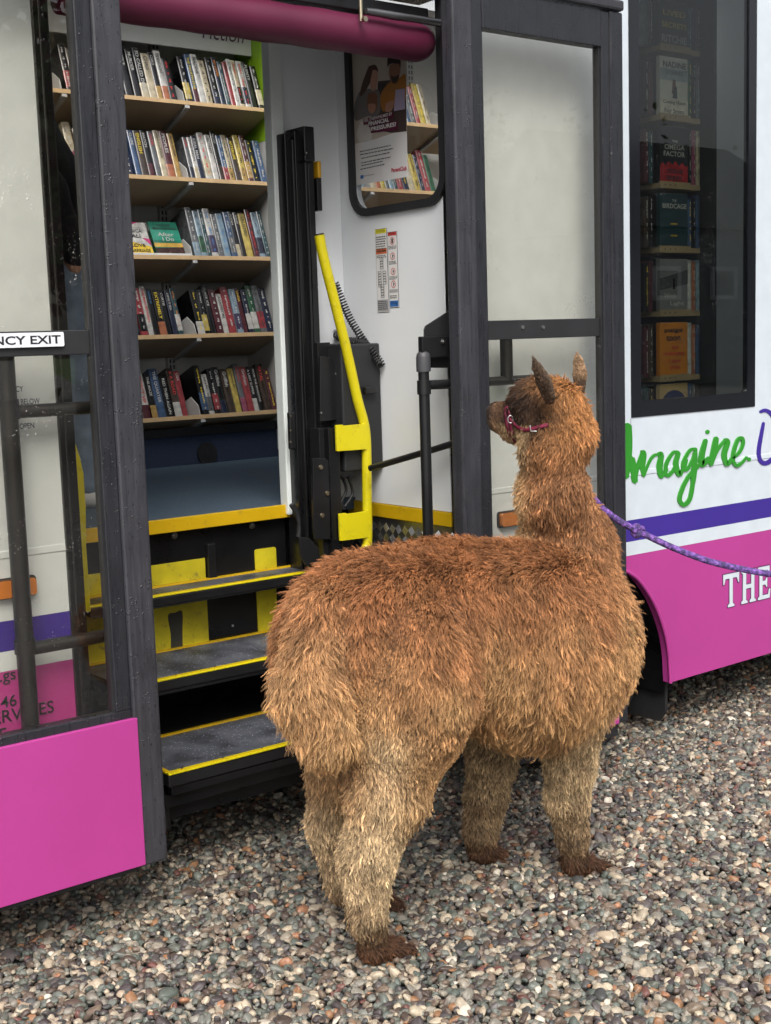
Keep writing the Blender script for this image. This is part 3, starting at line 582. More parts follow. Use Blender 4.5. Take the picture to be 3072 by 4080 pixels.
bx('lift_rail', BLACK2, bus, X_(690, 1000, 3.45), X_(712, 1000, 3.45), 3.445, 3.50, Z_(700, 1210, 3.45), Z_(700, 925, 3.45))
for q in ((693, 1010), (707, 1066), (696, 1114)): bolt(*q, 3.424, .0085, BRASS)
for q in ((693, 892), (726, 808), (735, 895)): bolt(*q, 3.463, .004, STEEL)
pl = [(x, z) for x, _, z in (at(*q, 3.44) for q in ((645, 1160), (668, 1163), (688, 1185), (692, 1215), (660, 1222), (648, 1200)))]
MB().plate([pl], 3.436, 3.444).build('lift_bracket', BLACK2, bus, .002)
bx('column_foot', BLACKM, bus, X_(645, 1150, 3.56), X_(735, 1150, 3.56), 3.5, 3.62, .5, Z_(680, 1165, 3.56))
MB().tube([at(630, 1090, 3.54), at(640, 1105, 3.54), at(648, 1130, 3.54), at(645, 1160, 3.54)], .010, 8).build('hose', SEAL, bus)
# wall box behind the rail
bx('control_box', mat('charcoal plastic box', (.014, .015, .017), rough=.55, var=.1), bus, 2.47, WXX-.003, 3.43, 3.618, Z_(825, 1012, 3.43), Z_(820, 741, 3.43), bev=.006)
bx('box_catch', BLACK2, bus, X_(785, 845, 3.42), X_(810, 845, 3.42), 3.405, 3.43, Z_(797, 850, 3.42), Z_(797, 835, 3.42), bev=.003)
bx('cable_clip', mat('grey clip', (.3, .3, .3)), bus, X_(728, 725, 3.6), X_(741, 725, 3.6), 3.6, 3.62, Z_(735, 735, 3.6), Z_(735, 712, 3.6))
for pth in ([(742, 1035), (748, 1060), (738, 1085), (742, 1100)], [(752, 1030), (762, 1065), (745, 1095)]):
    MB().tube(smooth_path([at(x, y, 3.5) for x, y in pth], 5), .005, 8).build('cable', SEAL, bus)
# coiled cords
def coil(pts, r, turns, w):
    P = smooth_path(pts, 12); L_ = [0]
    for a, b_ in zip(P[:-1], P[1:]): L_.append(L_[-1]+(Vector(b_)-Vector(a)).length)
    out = []; n = turns*12
    for i in range(n+1):
        s = L_[-1]*i/n; k = min(len(P)-2, max(0, int(np.searchsorted(L_, s)-1))); t_ = (s-L_[k])/max(1e-6, L_[k+1]-L_[k])
        p = Vector(P[k]).lerp(Vector(P[k+1]), t_); d = (Vector(P[k+1])-Vector(P[k])).normalized()
        a = d.cross(Vector((0, 1, 0))).normalized(); c = d.cross(a); an = 2*math.pi*i/12
        rr = r*(1+.0*i); out.append(p+(a*math.cos(an)+c*math.sin(an))*rr)
    return MB().tube(out, w, 6)
coil([at(724, 612, 3.56), at(735, 640, 3.55), at(757, 690, 3.52), at(785, 735, 3.48), at(822, 790, 3.40)], .011, 34, .0028).build('coiled_cord', SEAL, bus)
coil([at(724, 722, 3.6), at(745, 735, 3.56), at(775, 738, 3.50), at(798, 750, 3.44), at(826, 788, 3.40)], .010, 26, .0028).build('coiled_cord', SEAL, bus)
# yellow grab rails
def rail(dx, n):
    P = [at(690, 508, 3.42), at(700, 560, 3.42), at(745, 740, 3.42), at(772, 862, 3.42), at(784, 905, 3.42), at(791, 950, 3.42), at(793, 1060, 3.42), at(794, 1160, 3.42), at(790, 1185, 3.42), at(772, 1210, 3.42)]
    P = [(x+dx, y, z) for x, y, z in P]
    o = MB().tube(smooth_path(P, 5), .0165, 18).build('grab_rail', YELLOW, bus)
    MB().tube([P[0], tuple(np.array(P[0])+(np.array(P[0])-np.array(P[1]))*.06)], .0155, 16).build('rail_cap', SEAL, o)
    for z0, z1 in ((Z_(775, 970, 3.42), Z_(775, 918, 3.42)), (Z_(785, 1160, 3.42), Z_(785, 1106, 3.42))):
        xl = X_(721, 940, 3.42)+dx; xr = X_(784, 940, 3.42)+dx
        MB().plate([[(xl, z0), (xr-.004, z0-.002), (xr+.004, z0-.006), (xr+.008, z0), (xr+.008, z1), (xr, z1+.008), (xr-.01, z1+.003), (xl+.03, z1+.002), (xl+.028, z1+.006), (xl, z1+.006)]], 3.404, 3.414).build('rail_plate', YELLOW, o, .002)
rail(0, 0)
# the left rail, mostly behind the jamb: a flat yellow panel edge and tube
MB().plate([[(x, z) for x, z in ((1.520, 1.30), (1.528, 1.24), (1.539, 1.20), (1.547, 1.15), (1.547, 1.06), (1.541, .95), (1.543, .76), (1.51, .76), (1.51, 1.28))]], 3.40, 3.41).build('rail_plate', YELLOW, bus, .002)
bx('lift_side_plate', BLACKM, bus, 1.44, 1.535, 3.45, 3.64, .2, .93)
# pivot posts of the door leaves, with arms
def pivot(px, s, Y, name, zr):
    x = X_(px, 900, Y)
    o = MB().tube([(x, Y, .25), (x, Y, Z_(917, 775, Y))], .0165 if s > 0 else .019, 18).build('door_pivot_post', BLACK2, bus)
    return x
YPV = 3.0
xp = pivot(918, 1, YPV, '', 0)
def zz(py): return Z_(918, py, YPV)
MB().tube([(xp, YPV, zz(803)), (xp, YPV, zz(772)), (xp, YPV, zz(764)), (xp, YPV, zz(758))], [.0215, .0215, .019, .010], 20).build('post_collar', mat('grey plastic collar', (.05, .05, .055), rough=.5), bus)
MB().tube([(xp, YPV, zz(760)), (xp, YPV, zz(727))], .012, 14).build('post_top', BLACK2, bus)
MB().tube([(xp, YPV, zz(852)), (xp, YPV, zz(822))], .021, 18).build('post_sleeve', BLACK2, bus)
zb = zz(832)
MB().tube([(xp, YPV, zb), (xp+.05, YPV, zb-.001), (2.93, YPV-.01, zb-.001)], .0145, 14).build('leaf_rail', BLACK2, bus)
MB().tube([(2.79, YPV-.005, zb), (2.79, YPV-.005, 1.50)], .027, 4).build('leaf_bracket', BLACKM, bus)
bx('post_bracket', BLACK2, bus, xp-.012, xp+.105, YPV-.012, YPV+.008, zz(773), zz(728), bev=.002)
bolt(957, 738, YPV-.014, .008, STEEL)
pl = [(x, z) for x, _, z in (at(*q, 3.035) for q in ((915, 712), (918, 704), (968, 672), (1010, 672), (1010, 795), (915, 795)))]
MB().plate([pl], 3.030, 3.036).build('pivot_plate', mat('matt black plate', (.016, .016, .017), rough=.5), bus, .002)
MB().tube([at(800, 1012, 3.36), at(925, 975, 3.12), (2.60, 3.02, Z_(985, 956, 3.02))], .0105, 12).build('swing_arm', BLACK2, bus)
# left pivot post with its two arms
xq = X_(41, 1210, 3.0)
MB().tube([(xq, 3.0, .52), (xq, 3.0, 1.49)], .0222, 18).build('door_pivot_post', BLACK2, bus)
MB().tube([(xq, 3.0, Z_(40, 905, 3.0)), (xq, 3.0, Z_(40, 862, 3.0))], .026, 18).tube([(xq, 3.0, Z_(60, 1410, 3.0)), (xq, 3.0, Z_(60, 1380, 3.0))], .026, 18).build('post_sleeve', BLACK2, bus)
for py, x1 in ((886, 1.44), (1396, 1.44)):
    z = Z_(100, py, 3.0); MB().tube(smooth_path([(xq, 3.0, z), (xq+.1, 3.0, z), (x1-.06, 3.0, z), (x1-.02, 3.012, z), (x1, 3.05, z)], 5), .0165, 14).build('leaf_rail', BLACK2, bus)

# ---- door leaves
def leaf(name, x0, x1, inner, lab):
    """x0..x1 outer extent; 'inner' side (towards the doorway) carries the wide rubber stile"""
    o = MB(); o.v = []
    d = 1 if inner > 0 else -1       # +1: doorway lies to the right of this leaf
    xi, xo = (x1, x0) if d > 0 else (x0, x1)
    zt0, zt1, zb0 = 2.385, 2.495, .20
    def bb(nm, m, a, b_, y0, y1, z0, z1, bev=.004): return bx(nm, m, root, min(a, b_), max(a, b_), y0, y1, z0, z1, bev=bev)
    root = MB().box(min(xi-d*.118, xi-d*.076), max(xi-d*.118, xi-d*.076), YL, YL+.04, .60, zt1).build(name, FRAME, bus, .003)
    if lab: root['label'] = lab
    bb('rubber_stile', FRAME2, xi, xi-d*.0755, YL-.006, YL+.045, .187, zt1+.012, .006)
    bb('glazing_bead', SEAL, xi-d*.118, xi-d*.124, YL+.006, YL+.03, .60, zt0, 0)
    bb('outer_stile', FRAME, xo, xo+d*.060, YL-.004, YL+.04, .19, zt1+.004, .006); bb('outer_stile', FRAME, xo+d*.0605, xo+d*.096, YL, YL+.04, .60, zt1, .003)
    bb('glazing_bead', SEAL, xo+d*.0965, xo+d*.104, YL+.006, YL+.03, .60, zt0, 0)
    bb('top_rail', FRAME, xi-d*.1185, xo+d*.0965, YL-.001, YL+.039, zt0, zt1, .003); bb('drip_cap', FRAME2, xi+d*0, xo, YL-.012, YL+.05, zt1+.006, zt1+.04, .008)
    bb('mid_rail', SEAL, xi-d*.119, xo+d*.097, YL+.012, YL+.04, 1.487, 1.545, .002)
    bb('glass_pane', GLASS, xi-d*.1185, xo+d*.0965, YL+.016, YL+.020, .60, zt0, 0)
    bb('lower_rail', FRAME, xi-d*.0765, xo+d*.0605, YL+.001, YL+.04, .575, .60, .002)
    bb('kick_panel', MAGENTA, xi-d*.066, xo+d*.05, YL-.010, YL+.03, .192, .578, .002)
    bb('bottom_seal', SEAL, xi-d*.08, xo+d*.04, YL+.005, YL+.03, .175 if d > 0 else .145, .19, .003)
    return root
Lf = leaf('door_leaf', .777, 1.493, 1, 'left-hand door leaf with a magenta kick panel')
Rf = leaf('door_leaf', 2.530, 3.246, -1, 'right-hand door leaf')
for px in (1130, 1174):
    x, _, z = at(px, 707, YL+.01); MB().disc((x, YL+.0118, z), .006, .003, 14).build('rail_bolt', STEEL, Rf)
# emergency exit strip sign on the left leaf's middle rail and the notice on its glass
x1, z1 = at(139, 717, YL)[0], at(139, 717, YL)[2]; z0 = Z_(139, 748, YL)
sg = MB().plate([rrect(x1-.36, x1, z0, z1, .004)], YL+.004, YL+.0115).build('exit_sign', mat('glossy white sign', (.78, .80, .84), rough=.2, var=.02), Lf, .001)
mb = MB(); we = add_text(mb, 'EMERGENCY EXIT', (X_(133, 735, YL)-.300, YL+.0035, z0+.0065), (1, 0, 0), (0, 0, 1), h=(z1-z0)-.0135, wid=.300, bold=.022); mb.build('sign_lettering', INK, sg)
mb = MB()
for s_t, xl, xr, yy in (('CY', 33.5, 50, 840), ('E BELOW', 35, 86, 866), ('E', 36, 42, 891), ('OPEN', 42, 74, 919)):
    h = .0135; tm = text_mesh(s_t, 0.0, .012); x = X_(xr, yy, YL+.0155); wd = x-X_(xl, yy, YL+.0155)
    add_text(mb, s_t, (x-wd, YL+.0155, Z_(xr, yy, YL+.0155)-h/2), (1, 0, 0), (0, 0, 1), h=h, wid=wd, bold=.012)
mb.build('glass_notice', INK, Lf)
# ---- overhead
xr_ = X_(940, 90, 3.1)
tz = Z_(905, 90, 3.1)
P = [(x, 3.115, tz+.0) for x in np.linspace(1.43, xr_-.06, 24)]+[(xr_-.06+.06*math.sin(a), 3.115, tz) for a in np.linspace(.2, 1.5, 8)]
RR = [.054+.0015*math.sin(i*1.7) for i in range(24)]+[.054*math.cos(a) for a in np.linspace(.2, 1.5, 8)]
MB().tube(P, RR, 28).build('padded_roll', MAROON, bus)
MB().box(1.42, 2.60, 3.10, 3.24, tz+.062, tz+.1).build('door_motor_cover', BLACK2, bus, .004)
zk = Z_(880, 42, 3.07); MB().tube([(X_(782, 40, 3.07), 3.05, zk), (X_(800, 42, 3.07), 3.05, zk), (2.62, 3.05, zk-.002)], [.008, .010, .011], 14).build('door_rod', STEEL if False else ALU, bus)
xk = X_(780, 30, 3.05); MB().tube([(xk, 3.05, Z_(780, 0, 3.05)+.05), (xk, 3.05, Z_(780, 46, 3.05))], .006, 10).disc((xk, 3.04, Z_(780, 44, 3.05)), .008, .012, 6).build('rod_end', BRASS, bus)
# ---- stickers on the vestibule wall
def sticker(yl, yr, zt_, zb_, hdrs, nm='warning_sticker'):
    """on the plane x=WXX; y decreases to the right in the picture"""
    o = MB().plate([[(yr, zb_), (yl, zb_), (yl, zt_), (yr, zt_)]], WXX-.0012, WXX-.0002, 'x').build(nm, INK, bus)
    MB().plate([[(yr+.0015, zb_+.0015), (yl-.0015, zb_+.0015), (yl-.0015, zt_-.0015), (yr+.0015, zt_-.0015)]], WXX-.0018, WXX-.0013, 'x').build('sticker_face', PAPER, o)
    for f0, f1, m, tx in hdrs:
        za, zb2 = zt_+(zb_-zt_)*f0, zt_+(zb_-zt_)*f1
        q = MB().plate([[(yr+.0025, zb2), (yl-.0025, zb2), (yl-.0025, za-.0015), (yr+.0025, za-.0015)]], WXX-.0023, WXX-.0019, 'x').build('sticker_band', m, o)
        if tx:
            mb = MB(); add_text(mb, tx, (WXX-.0026, yl-.008, zb2+(za-zb2)*.25), (0, -1, 0), (0, 0, 1), h=(za-zb2)*.5, wid=abs(yl-yr)-.016, bold=.01); mb.build('sticker_text', INK, o)
    return o
def lines(o, yl, yr, z0, z1, n, m=INK, x=WXX-.0024):
    mb = MB()
    for i in range(n):
        z = z0+(z1-z0)*(i+.5)/n; h = abs(z1-z0)/n*.22; y = yl
        while y > yr+.004:
            wd = random.uniform(.004, .011); y2 = max(yr, y-wd)
            mb.add([(x, y, z-h), (x, y2, z-h), (x, y2, z+h), (x, y, z+h)], [(0, 1, 2, 3)]); y = y2-.0022
    mb.build('print_lines', m, o, recalc=False)
def onx(px, py, X=WXX):
    d = _f*FPX + _r*(px*SS-1536) - _u*(py*SS-2040); t_ = (X-CAM[0])/d[0]; p = CAM+d*t_; return float(p[1]), float(p[2])
YS = mat('sticker yellow', (.75, .68, .02)); RS = mat('sticker red', (.5, .04, .03)); OS = mat('sticker orange', (.62, .14, .04)); BS = mat('sticker blue', (.03, .14, .42)); GS = mat('sticker grey', (.35, .35, .36))
(ya, za), (yb, _), (_, zbt) = onx(811, 496), onx(836, 494), onx(830, 675)
s1 = sticker(ya, yb, za, zbt, [(.0, .055, YS, 'ATTENTION'), (.23, .30, OS, 'OPERATION'), (.84, .985, GS, '')])
lines(s1, ya-.005, yb+.005, za-.022, za-.075, 7); lines(s1, ya-.005, yb+.005, za+(zbt-za)*.31, za+(zbt-za)*.35, 2)
fl = MB()
for k, (c, n_) in enumerate(((.5, 4), (.3, 6), (.72, 5), (.5, 5))):
    for i in range(n_):
        f0 = (.37, .52, .52, .68)[k]+i*.032; z = za+(zbt-za)*f0; yc = ya+(yb-ya)*c; w_ = .0085
        fl.plate([[(yc-w_, z-.004), (yc+w_, z-.004), (yc+w_, z+.004), (yc-w_, z+.004)], [(yc-w_+.001, z-.003), (yc-w_+.001, z+.003), (yc+w_-.001, z+.003), (yc+w_-.001, z-.003)]], WXX-.0026, WXX-.0019, 'x')
fl.build('flow_chart', INK, s1); lines(s1, ya-.006, yb+.006, za+(zbt-za)*.855, za+(zbt-za)*.97, 5, x=WXX-.0027)
(ya, za), (yb, _), (_, zbt) = onx(838, 502), onx(858, 500), onx(850, 665)
s2 = sticker(ya, yb, za, zbt, [(.0, .05, RS, 'ATTENTION'), (.75, .80, GS, ''), (.9, .985, BS, '300 kg')])
ic = MB(); ib = MB()
for f0 in (.12, .32, .52, .69):
    z = za+(zbt-za)*f0; yc = (ya+yb)/2; n_ = 18; ro, ri = .0115, .0098
    ic.plate([[(yc+ro*math.cos(2*math.pi*i/n_), z+ro*math.sin(2*math.pi*i/n_)) for i in range(n_)], [(yc+ri*math.cos(-2*math.pi*i/n_), z+ri*math.sin(-2*math.pi*i/n_)) for i in range(n_)]], WXX-.0026, WXX-.0019, 'x')
    if f0 == .12:
        ib.plate([rrect(yc-.004, yc+.004, z-.007, z+.001, .002, 2)], WXX-.0025, WXX-.0019, 'x')
        for a in (-.5, -.2, .1, .4): ib.plate([[(yc+.006*a-.0006, z), (yc+.006*a+.0008, z), (yc+.009*a+.0008, z+.007), (yc+.009*a-.0006, z+.007)]], WXX-.0025, WXX-.0019, 'x')
    else:
        ib.plate([[(yc-.001, z-.007), (yc+.0015, z-.007), (yc+.0015, z+.006), (yc-.001, z+.006)]], WXX-.0025, WXX-.0019, 'x').plate([[(yc-.005, z-.002), (yc-.001, z), (yc-.001, z+.003), (yc-.006, z+.002)]], WXX-.0025, WXX-.0019, 'x')
ic.build('warning_ring', RS, s2); ib.build('warning_symbol', INK, s2)
for f0 in (.18, .38, .58): lines(s2, ya-.004, yb+.004, za+(zbt-za)*f0, za+(zbt-za)*(f0+.05), 3)
lines(s2, ya-.004, yb+.004, za+(zbt-za)*.83, za+(zbt-za)*.88, 2)
# ---- the poster taped inside the vestibule window
def zx(q): return onx((1000+q[0]*.6002)/SS, q[1]*.6002/SS, WXX+.004)
_L = [0]
def art(mb_name, m, pts, parent, lv):
    P = [zx(q) for q in pts]; x = WXX+.004-.0004*lv
    return MB().plate([P], x, x+.0003, 'x').build(mb_name, m, parent)
SKIN = mat('printed skin tone', (.42, .24, .17), rough=.5)
po = art('poster', PAPER, [(655, 200), (1025, 235), (1040, 1172), (697, 1232)], None, 0)
tag(po, 'poster of a worried family taped in the small round-cornered window beside the doorway', 'poster')
pa = lambda n, c, pts, lv: art(n, mat('print '+c, c3(c), rough=.45, var=.06), pts, po, lv)
pa('printed_photo', 'b9aea2', [(657, 210), (1024, 240), (1036, 872), (940, 885), (820, 925), (690, 955)], 1)
pa('printed_table', '4a3b38', [(840, 620), (845, 540), (1028, 520), (1034, 870), (935, 882), (820, 860), (800, 760)], 2)
pa('printed_sofa', '2e2a2c', [(845, 560), (900, 548), (880, 640), (850, 650)], 3)
pa('printed_jumper', '6f6a68', smooth_path([(720, 610), (780, 590), (850, 600), (862, 680), (850, 760), (770, 775), (695, 800), (690, 700), (720, 610)], 4)[:-1], 4)
pa('printed_hair', '4a3026', smooth_path([(785, 440), (825, 430), (845, 460), (835, 500), (800, 540), (760, 610), (725, 640), (740, 560), (765, 490), (785, 440)], 4)[:-1], 5)
pa('printed_face', 'b98e76', smooth_path([(812, 465), (838, 470), (845, 520), (832, 590), (805, 600), (795, 550), (812, 465)], 4)[:-1], 6)
pa('printed_hair', '7a5038', smooth_path([(785, 620), (830, 615), (842, 660), (835, 735), (785, 735), (775, 670), (785, 620)], 4)[:-1], 7)
pa('printed_face', 'b07f66', smooth_path([(782, 690), (828, 690), (830, 730), (808, 752), (785, 735), (782, 690)], 4)[:-1], 8)
pa('printed_jumper', 'a36a25', smooth_path([(925, 545), (985, 520), (1029, 495), (1031, 640), (1010, 690), (935, 700), (880, 740), (862, 640), (900, 570), (925, 545)], 4)[:-1], 6)
pa('printed_face', '8f6350', smooth_path([(925, 430), (990, 420), (992, 490), (970, 550), (935, 545), (920, 490), (925, 430)], 4)[:-1], 7)
pa('printed_hair', '2a1f1c', smooth_path([(912, 450), (910, 400), (925, 365), (985, 365), (998, 400), (996, 450), (985, 425), (930, 425), (912, 450)], 4)[:-1], 8)
pa('printed_beard', '3b2a24', smooth_path([(932, 500), (960, 510), (988, 498), (972, 548), (945, 550), (932, 500)], 4)[:-1], 8)
pa('printed_letter', 'a79bb5', [(965, 597), (1026, 588), (1028, 725), (955, 738)], 9)
pa('printed_hand', 'a97c66', smooth_path([(900, 690), (950, 665), (955, 700), (935, 740), (900, 740), (900, 690)], 4)[:-1], 10)
pa('printed_papers', 'c9c5c0', [(700, 890), (735, 800), (790, 850), (810, 880), (800, 930), (720, 945)], 4)
for pts in ([(750, 790), (948, 745), (950, 785), (755, 832)], [(780, 808), (925, 782), (932, 830), (790, 845)], [(800, 838), (975, 800), (980, 860), (803, 884)]): pa('headline_band', '5e1238', pts, 11)
def ptext(s, q0, q1, h, m, lv, bold=.01):
    a = np.array(zx(q0)); b_ = np.array(zx(q1)); hh = abs(zx((q0[0], q0[1]-h))[1]-a[1])
    d = b_-a; wd = np.linalg.norm(d); ux = np.array([0, d[0]/wd, d[1]/wd]); mb = MB()
    add_text(mb, s, (WXX+.004-.0004*lv-.0006, a[0], a[1]), ux, (0, 0, 1), h=hh, wid=wd, bold=bold); mb.build('poster_lettering', m, po)
PW = mat('printed white', (.75, .74, .74))
ptext('FEEL OVERWHELMED BY', (758, 812), (945, 765), 20, PW, 12); ptext('FINANCIAL', (790, 838), (925, 808), 28, PW, 12, .03); ptext('PRESSURES?', (808, 872), (972, 838), 28, PW, 12, .03)
ptext('ParentClub', (935, 1145), (1036, 1128), 28, mat('printed red', (.45, .02, .06)), 2, .03)
for i, (a, b_) in enumerate((((725, 1008), (930, 965)), ((725, 1028), (948, 985)), ((735, 1052), (925, 1012)), ((735, 1082), (930, 1042)), ((735, 1100), (878, 1070)), ((728, 1125), (888, 1090)))):
    mb = MB(); f = 0
    while f < 1:
        g_ = min(1, f+random.uniform(.05, .13)); P = [zx((a[0]+(b_[0]-a[0])*k, a[1]+(b_[1]-a[1])*k)) for k in (f, g_)]; x = WXX+.004-.0012; h = .0014
        mb.add([(x, P[0][0], P[0][1]-h), (x, P[1][0], P[1][1]-h), (x, P[1][0], P[1][1]+h), (x, P[0][0], P[0][1]+h)], [(0, 1, 2, 3)]); f = g_+.02
    mb.build('print_lines', INK, po, recalc=False)
art('printed_flag', BS, [(728, 1165), (748, 1161), (748, 1184), (728, 1188)], po, 2)
ptext('Scottish Government', (753, 1172), (820, 1160), 8, INK, 2)
# a pale panel with writing seen low through that window
# ---------------------------------------------------------------- shelving
TH = R(20); CT, ST = math.cos(TH), math.sin(TH)
SY = 5.15
def shl(x, y, z, zf): return (x, SY+y*CT+z*ST, zf-y*ST+z*CT)
def sbox(nm, m, zf, x0, x1, y0, y1, z0, z1, parent=bus, bev=.001):
    vs = [shl(x, y, z, zf) for x in (x0, x1) for y in (y0, y1) for z in (z0, z1)]
    return MB().add(vs, [(0, 1, 3, 2), (4, 6, 7, 5), (0, 4, 5, 1), (2, 3, 7, 6), (0, 2, 6, 4), (1, 5, 7, 3)]).build(nm, m, parent, bev)
SH = [2.557, 2.230, 1.893, 1.550, 1.190]
bx('shelf_back', CREAM, bus, 1.9, 3.355, 5.43, 5.45, 1.0, 3.04, bev=0); bx('shelf_back', CREAM, bus, 3.39, 4.8, 5.43, 5.45, 1.0, 3.04, bev=0)
bx('shelf_header', mat('header board', (.58, .58, .55), rough=.5, var=.03), bus, 1.9, 3.355, 5.275, 5.29, Z_(340, 96, 5.27), 3.04); bx('lime_end_panel', LIME, bus, 3.356, 3.388, 5.10, 5.45, 2.42, 3.04); bx('shelf_end_panel', CREAM, bus, 3.356, 3.388, 5.14, 5.45, 1.0, 2.419)
x0, _, z0 = at(438, 84, 5.27); x1 = X_(526, 93, 5.27); mb = MB(); add_text(mb, 'Fiction', (x0, 5.272, Z_(480, 88, 5.272)), (1, 0, 0), (0, 0, 1), wid=x1-x0, h=(x1-x0)*.33, slant=.2)
mb.build('shelf_lettering', mat('plum lettering', (.07, .01, .06)), bus)
MB().box(1.42, 3.36, 5.20, 5.24, FZ, 1.095).build('shelf_plinth', CARPETD, bus); bx('plinth_cap', SEAL, bus, 1.42, 3.36, 5.19, 5.24, 1.0955, 1.135)
xs_, _, z_s = at(448, 980, 5.195); so_ = MB().tube([(xs_, 5.199, z_s), (xs_, 5.190, z_s)], [.052, .050], 28).tube([(xs_, 5.199, z_s), (xs_, 5.186, z_s)], .018, 16).build('round_speaker', SEAL, bus)
MB().box(4.9, 4.95, 3.6, 5.45, FZ, 3.0).build('shelf_end_panel', INW, bus)
for X0, X1, brs in ((1.92, 3.354, (2.36, 2.93)), (3.39, 4.8, (3.93, 4.40))):
    for zf in SH:
        s_ = sbox('bookshelf', SHELFU, zf, X0, X1, .004, .255, -.018, 0)
        sbox('shelf_edge', SHELFW, zf, X0, X1, 0, .004, -.0185, .0005, s_, 0)
        for xb in brs:
            o = sbox('shelf_bracket', GREYP, zf, xb-.011, xb+.011, .002, .25, -.034, -.0185, s_)
            p = [(0, 0), (0, .045), (.045, .10), (.24, .10), (.24, 0)]
            vs = [shl(x, y+.003, z, zf) for x in (xb-.009, xb-.006) for y, z in p]
            MB().add(vs, [(0, 1, 2, 3, 4), (9, 8, 7, 6, 5)]+[(i, (i+1) % 5, 5+(i+1) % 5, 5+i) for i in range(5)]).build('book_stop', mat('white steel', (.6, .6, .59), rough=.4), s_)
    for xb in brs:
        for dx in (0, -.17):
            mb = MB(); mb.box(xb-.022+dx, xb+.022+dx, 5.405, 5.429, 1.0, 3.0); o = mb.build('shelf_upright', GREYP, bus)
            sl = MB()
            z = 1.03
            while z < 2.95 and dx == 0:
                for d in (-.009, .009): sl.box(xb+d-.0035, xb+d+.0035, 5.4035, 5.4055, z, z+.018)
                z += .028
            if dx == 0: sl.build('upright_slots', INK, o)
# ---------------------------------------------------------------- books
BC = {'black': '101013', 'white': 'b3b2ac', 'red': '96202a', 'yellow': 'b8a01f', 'navy': '19223c', 'blue': '2c4f78', 'teal': '1d4750', 'green': '1e5738', 'cream': 'b3a684', 'orange': 'a85a28', 'maroon': '501a26', 'grey': '5c6064', 'brown': '3e3026', 'pale blue': '7390a2', 'purple': '3b2e55', 'pink': '94395c', 'gold': 'a88426'}
bm_ = {}
def bookmat(c):
    if c not in bm_: lc = c3(BC[c]); gm = sum(lc)/3; bm_[c] = mat('book cover '+c, tuple(.75*v+.25*gm for v in lc), rough=.25, var=.45, scale=34, coat=.35)
    return bm_[c]
PAGES = mat('book pages', (.55, .50, .40), rough=.9, var=.12, scale=300)
TXT = {'w': mat('book lettering white', (.45, .45, .43)), 'k': INK, 'r': mat('book lettering red', (.5, .03, .03)), 'y': mat('book lettering yellow', (.65, .5, .04)), 'b': mat('book lettering blue', (.05, .2, .45)), 'o': mat('book lettering orange', (.6, .2, .03))}
def spine_marks(mb, w, h, seed, y=-.0051):
    rs = random.Random(seed); z = h*.93
    while z > h*.12:
        ln = rs.uniform(.002, .008)
        a_, b2 = w*(.5-rs.uniform(.05, .17)), w*(.5+rs.uniform(.03, .15)); mb.add([(a_, y, z), (b2, y, z), (b2, y, z-ln), (a_, y, z-ln)], [(0, 1, 2, 3)]); z -= ln+rs.choice((.0015, .002, .003, .02))
def book(name, w, h, d, c, loc, rot, title=None, tc='w', label='', band=None, seed=0, group='books on the shelves', lean=0, auth=None):
    m = bookmat(c); t = .0025
    arc = [(w*(.5-.5*math.cos(math.pi*k/8)), -.0045*math.sin(math.pi*k/8)) for k in range(9)]
    mb = MB(); mb.plate([arc+[(w, d), (w-t, d), (w-t, t), (t, t), (t, d), (0, d)]], 0, h, 'z')
    o = mb.build(name, m, None, .0012); o.location = loc; o.rotation_euler = rot
    MB().box(t, w-t, t+.001, d-.004, .003, h-.003).build('page_block', PAGES, o)
    if band:
        z0, z1, bc = band; MB().plate([[(x_, y_-.0003) for x_, y_ in arc]], h*z0, h*z1, 'z').build('spine_band', bookmat(bc), o)
    mb = MB()
    if title:
        L_ = h*(.86 if not auth else .56); hh = min(w*.42, L_/max(3, len(title))*1.15); W_ = min(L_, text_mesh(title, 0.0, .02)[2]/text_mesh(title, 0.0, .02)[3]*hh*1.15)
        add_text(mb, title, (w*.5-hh*.5, -.0052, h*.94), (0, 0, -1), (1, 0, 0), h=hh, wid=W_, bold=.02)
        if auth:
            hh2 = hh*.6; W2 = min(h*.3, text_mesh(auth, 0.0, .02)[2]/text_mesh(auth, 0.0, .02)[3]*hh2)
            add_text(mb, auth, (w*.5-hh2*.5, -.0052, h*.94-W_-.008), (0, 0, -1), (1, 0, 0), h=hh2, wid=W2, bold=.02)
    else: spine_marks(mb, w, h, seed)
    mb.build('spine_lettering', TXT[tc], o)
    tag(o, label, 'book', group); return o
ORD = ['first', 'second', 'third', 'fourth', 'fifth', 'sixth', 'seventh', 'eighth', 'ninth', 'tenth', 'eleventh', 'twelfth', 'thirteenth', 'fourteenth', 'fifteenth', 'sixteenth', 'seventeenth', 'eighteenth', 'nineteenth', 'twentieth']
SHN = ['top shelf', 'second shelf down', 'third shelf down', 'fourth shelf down', 'lowest shelf']
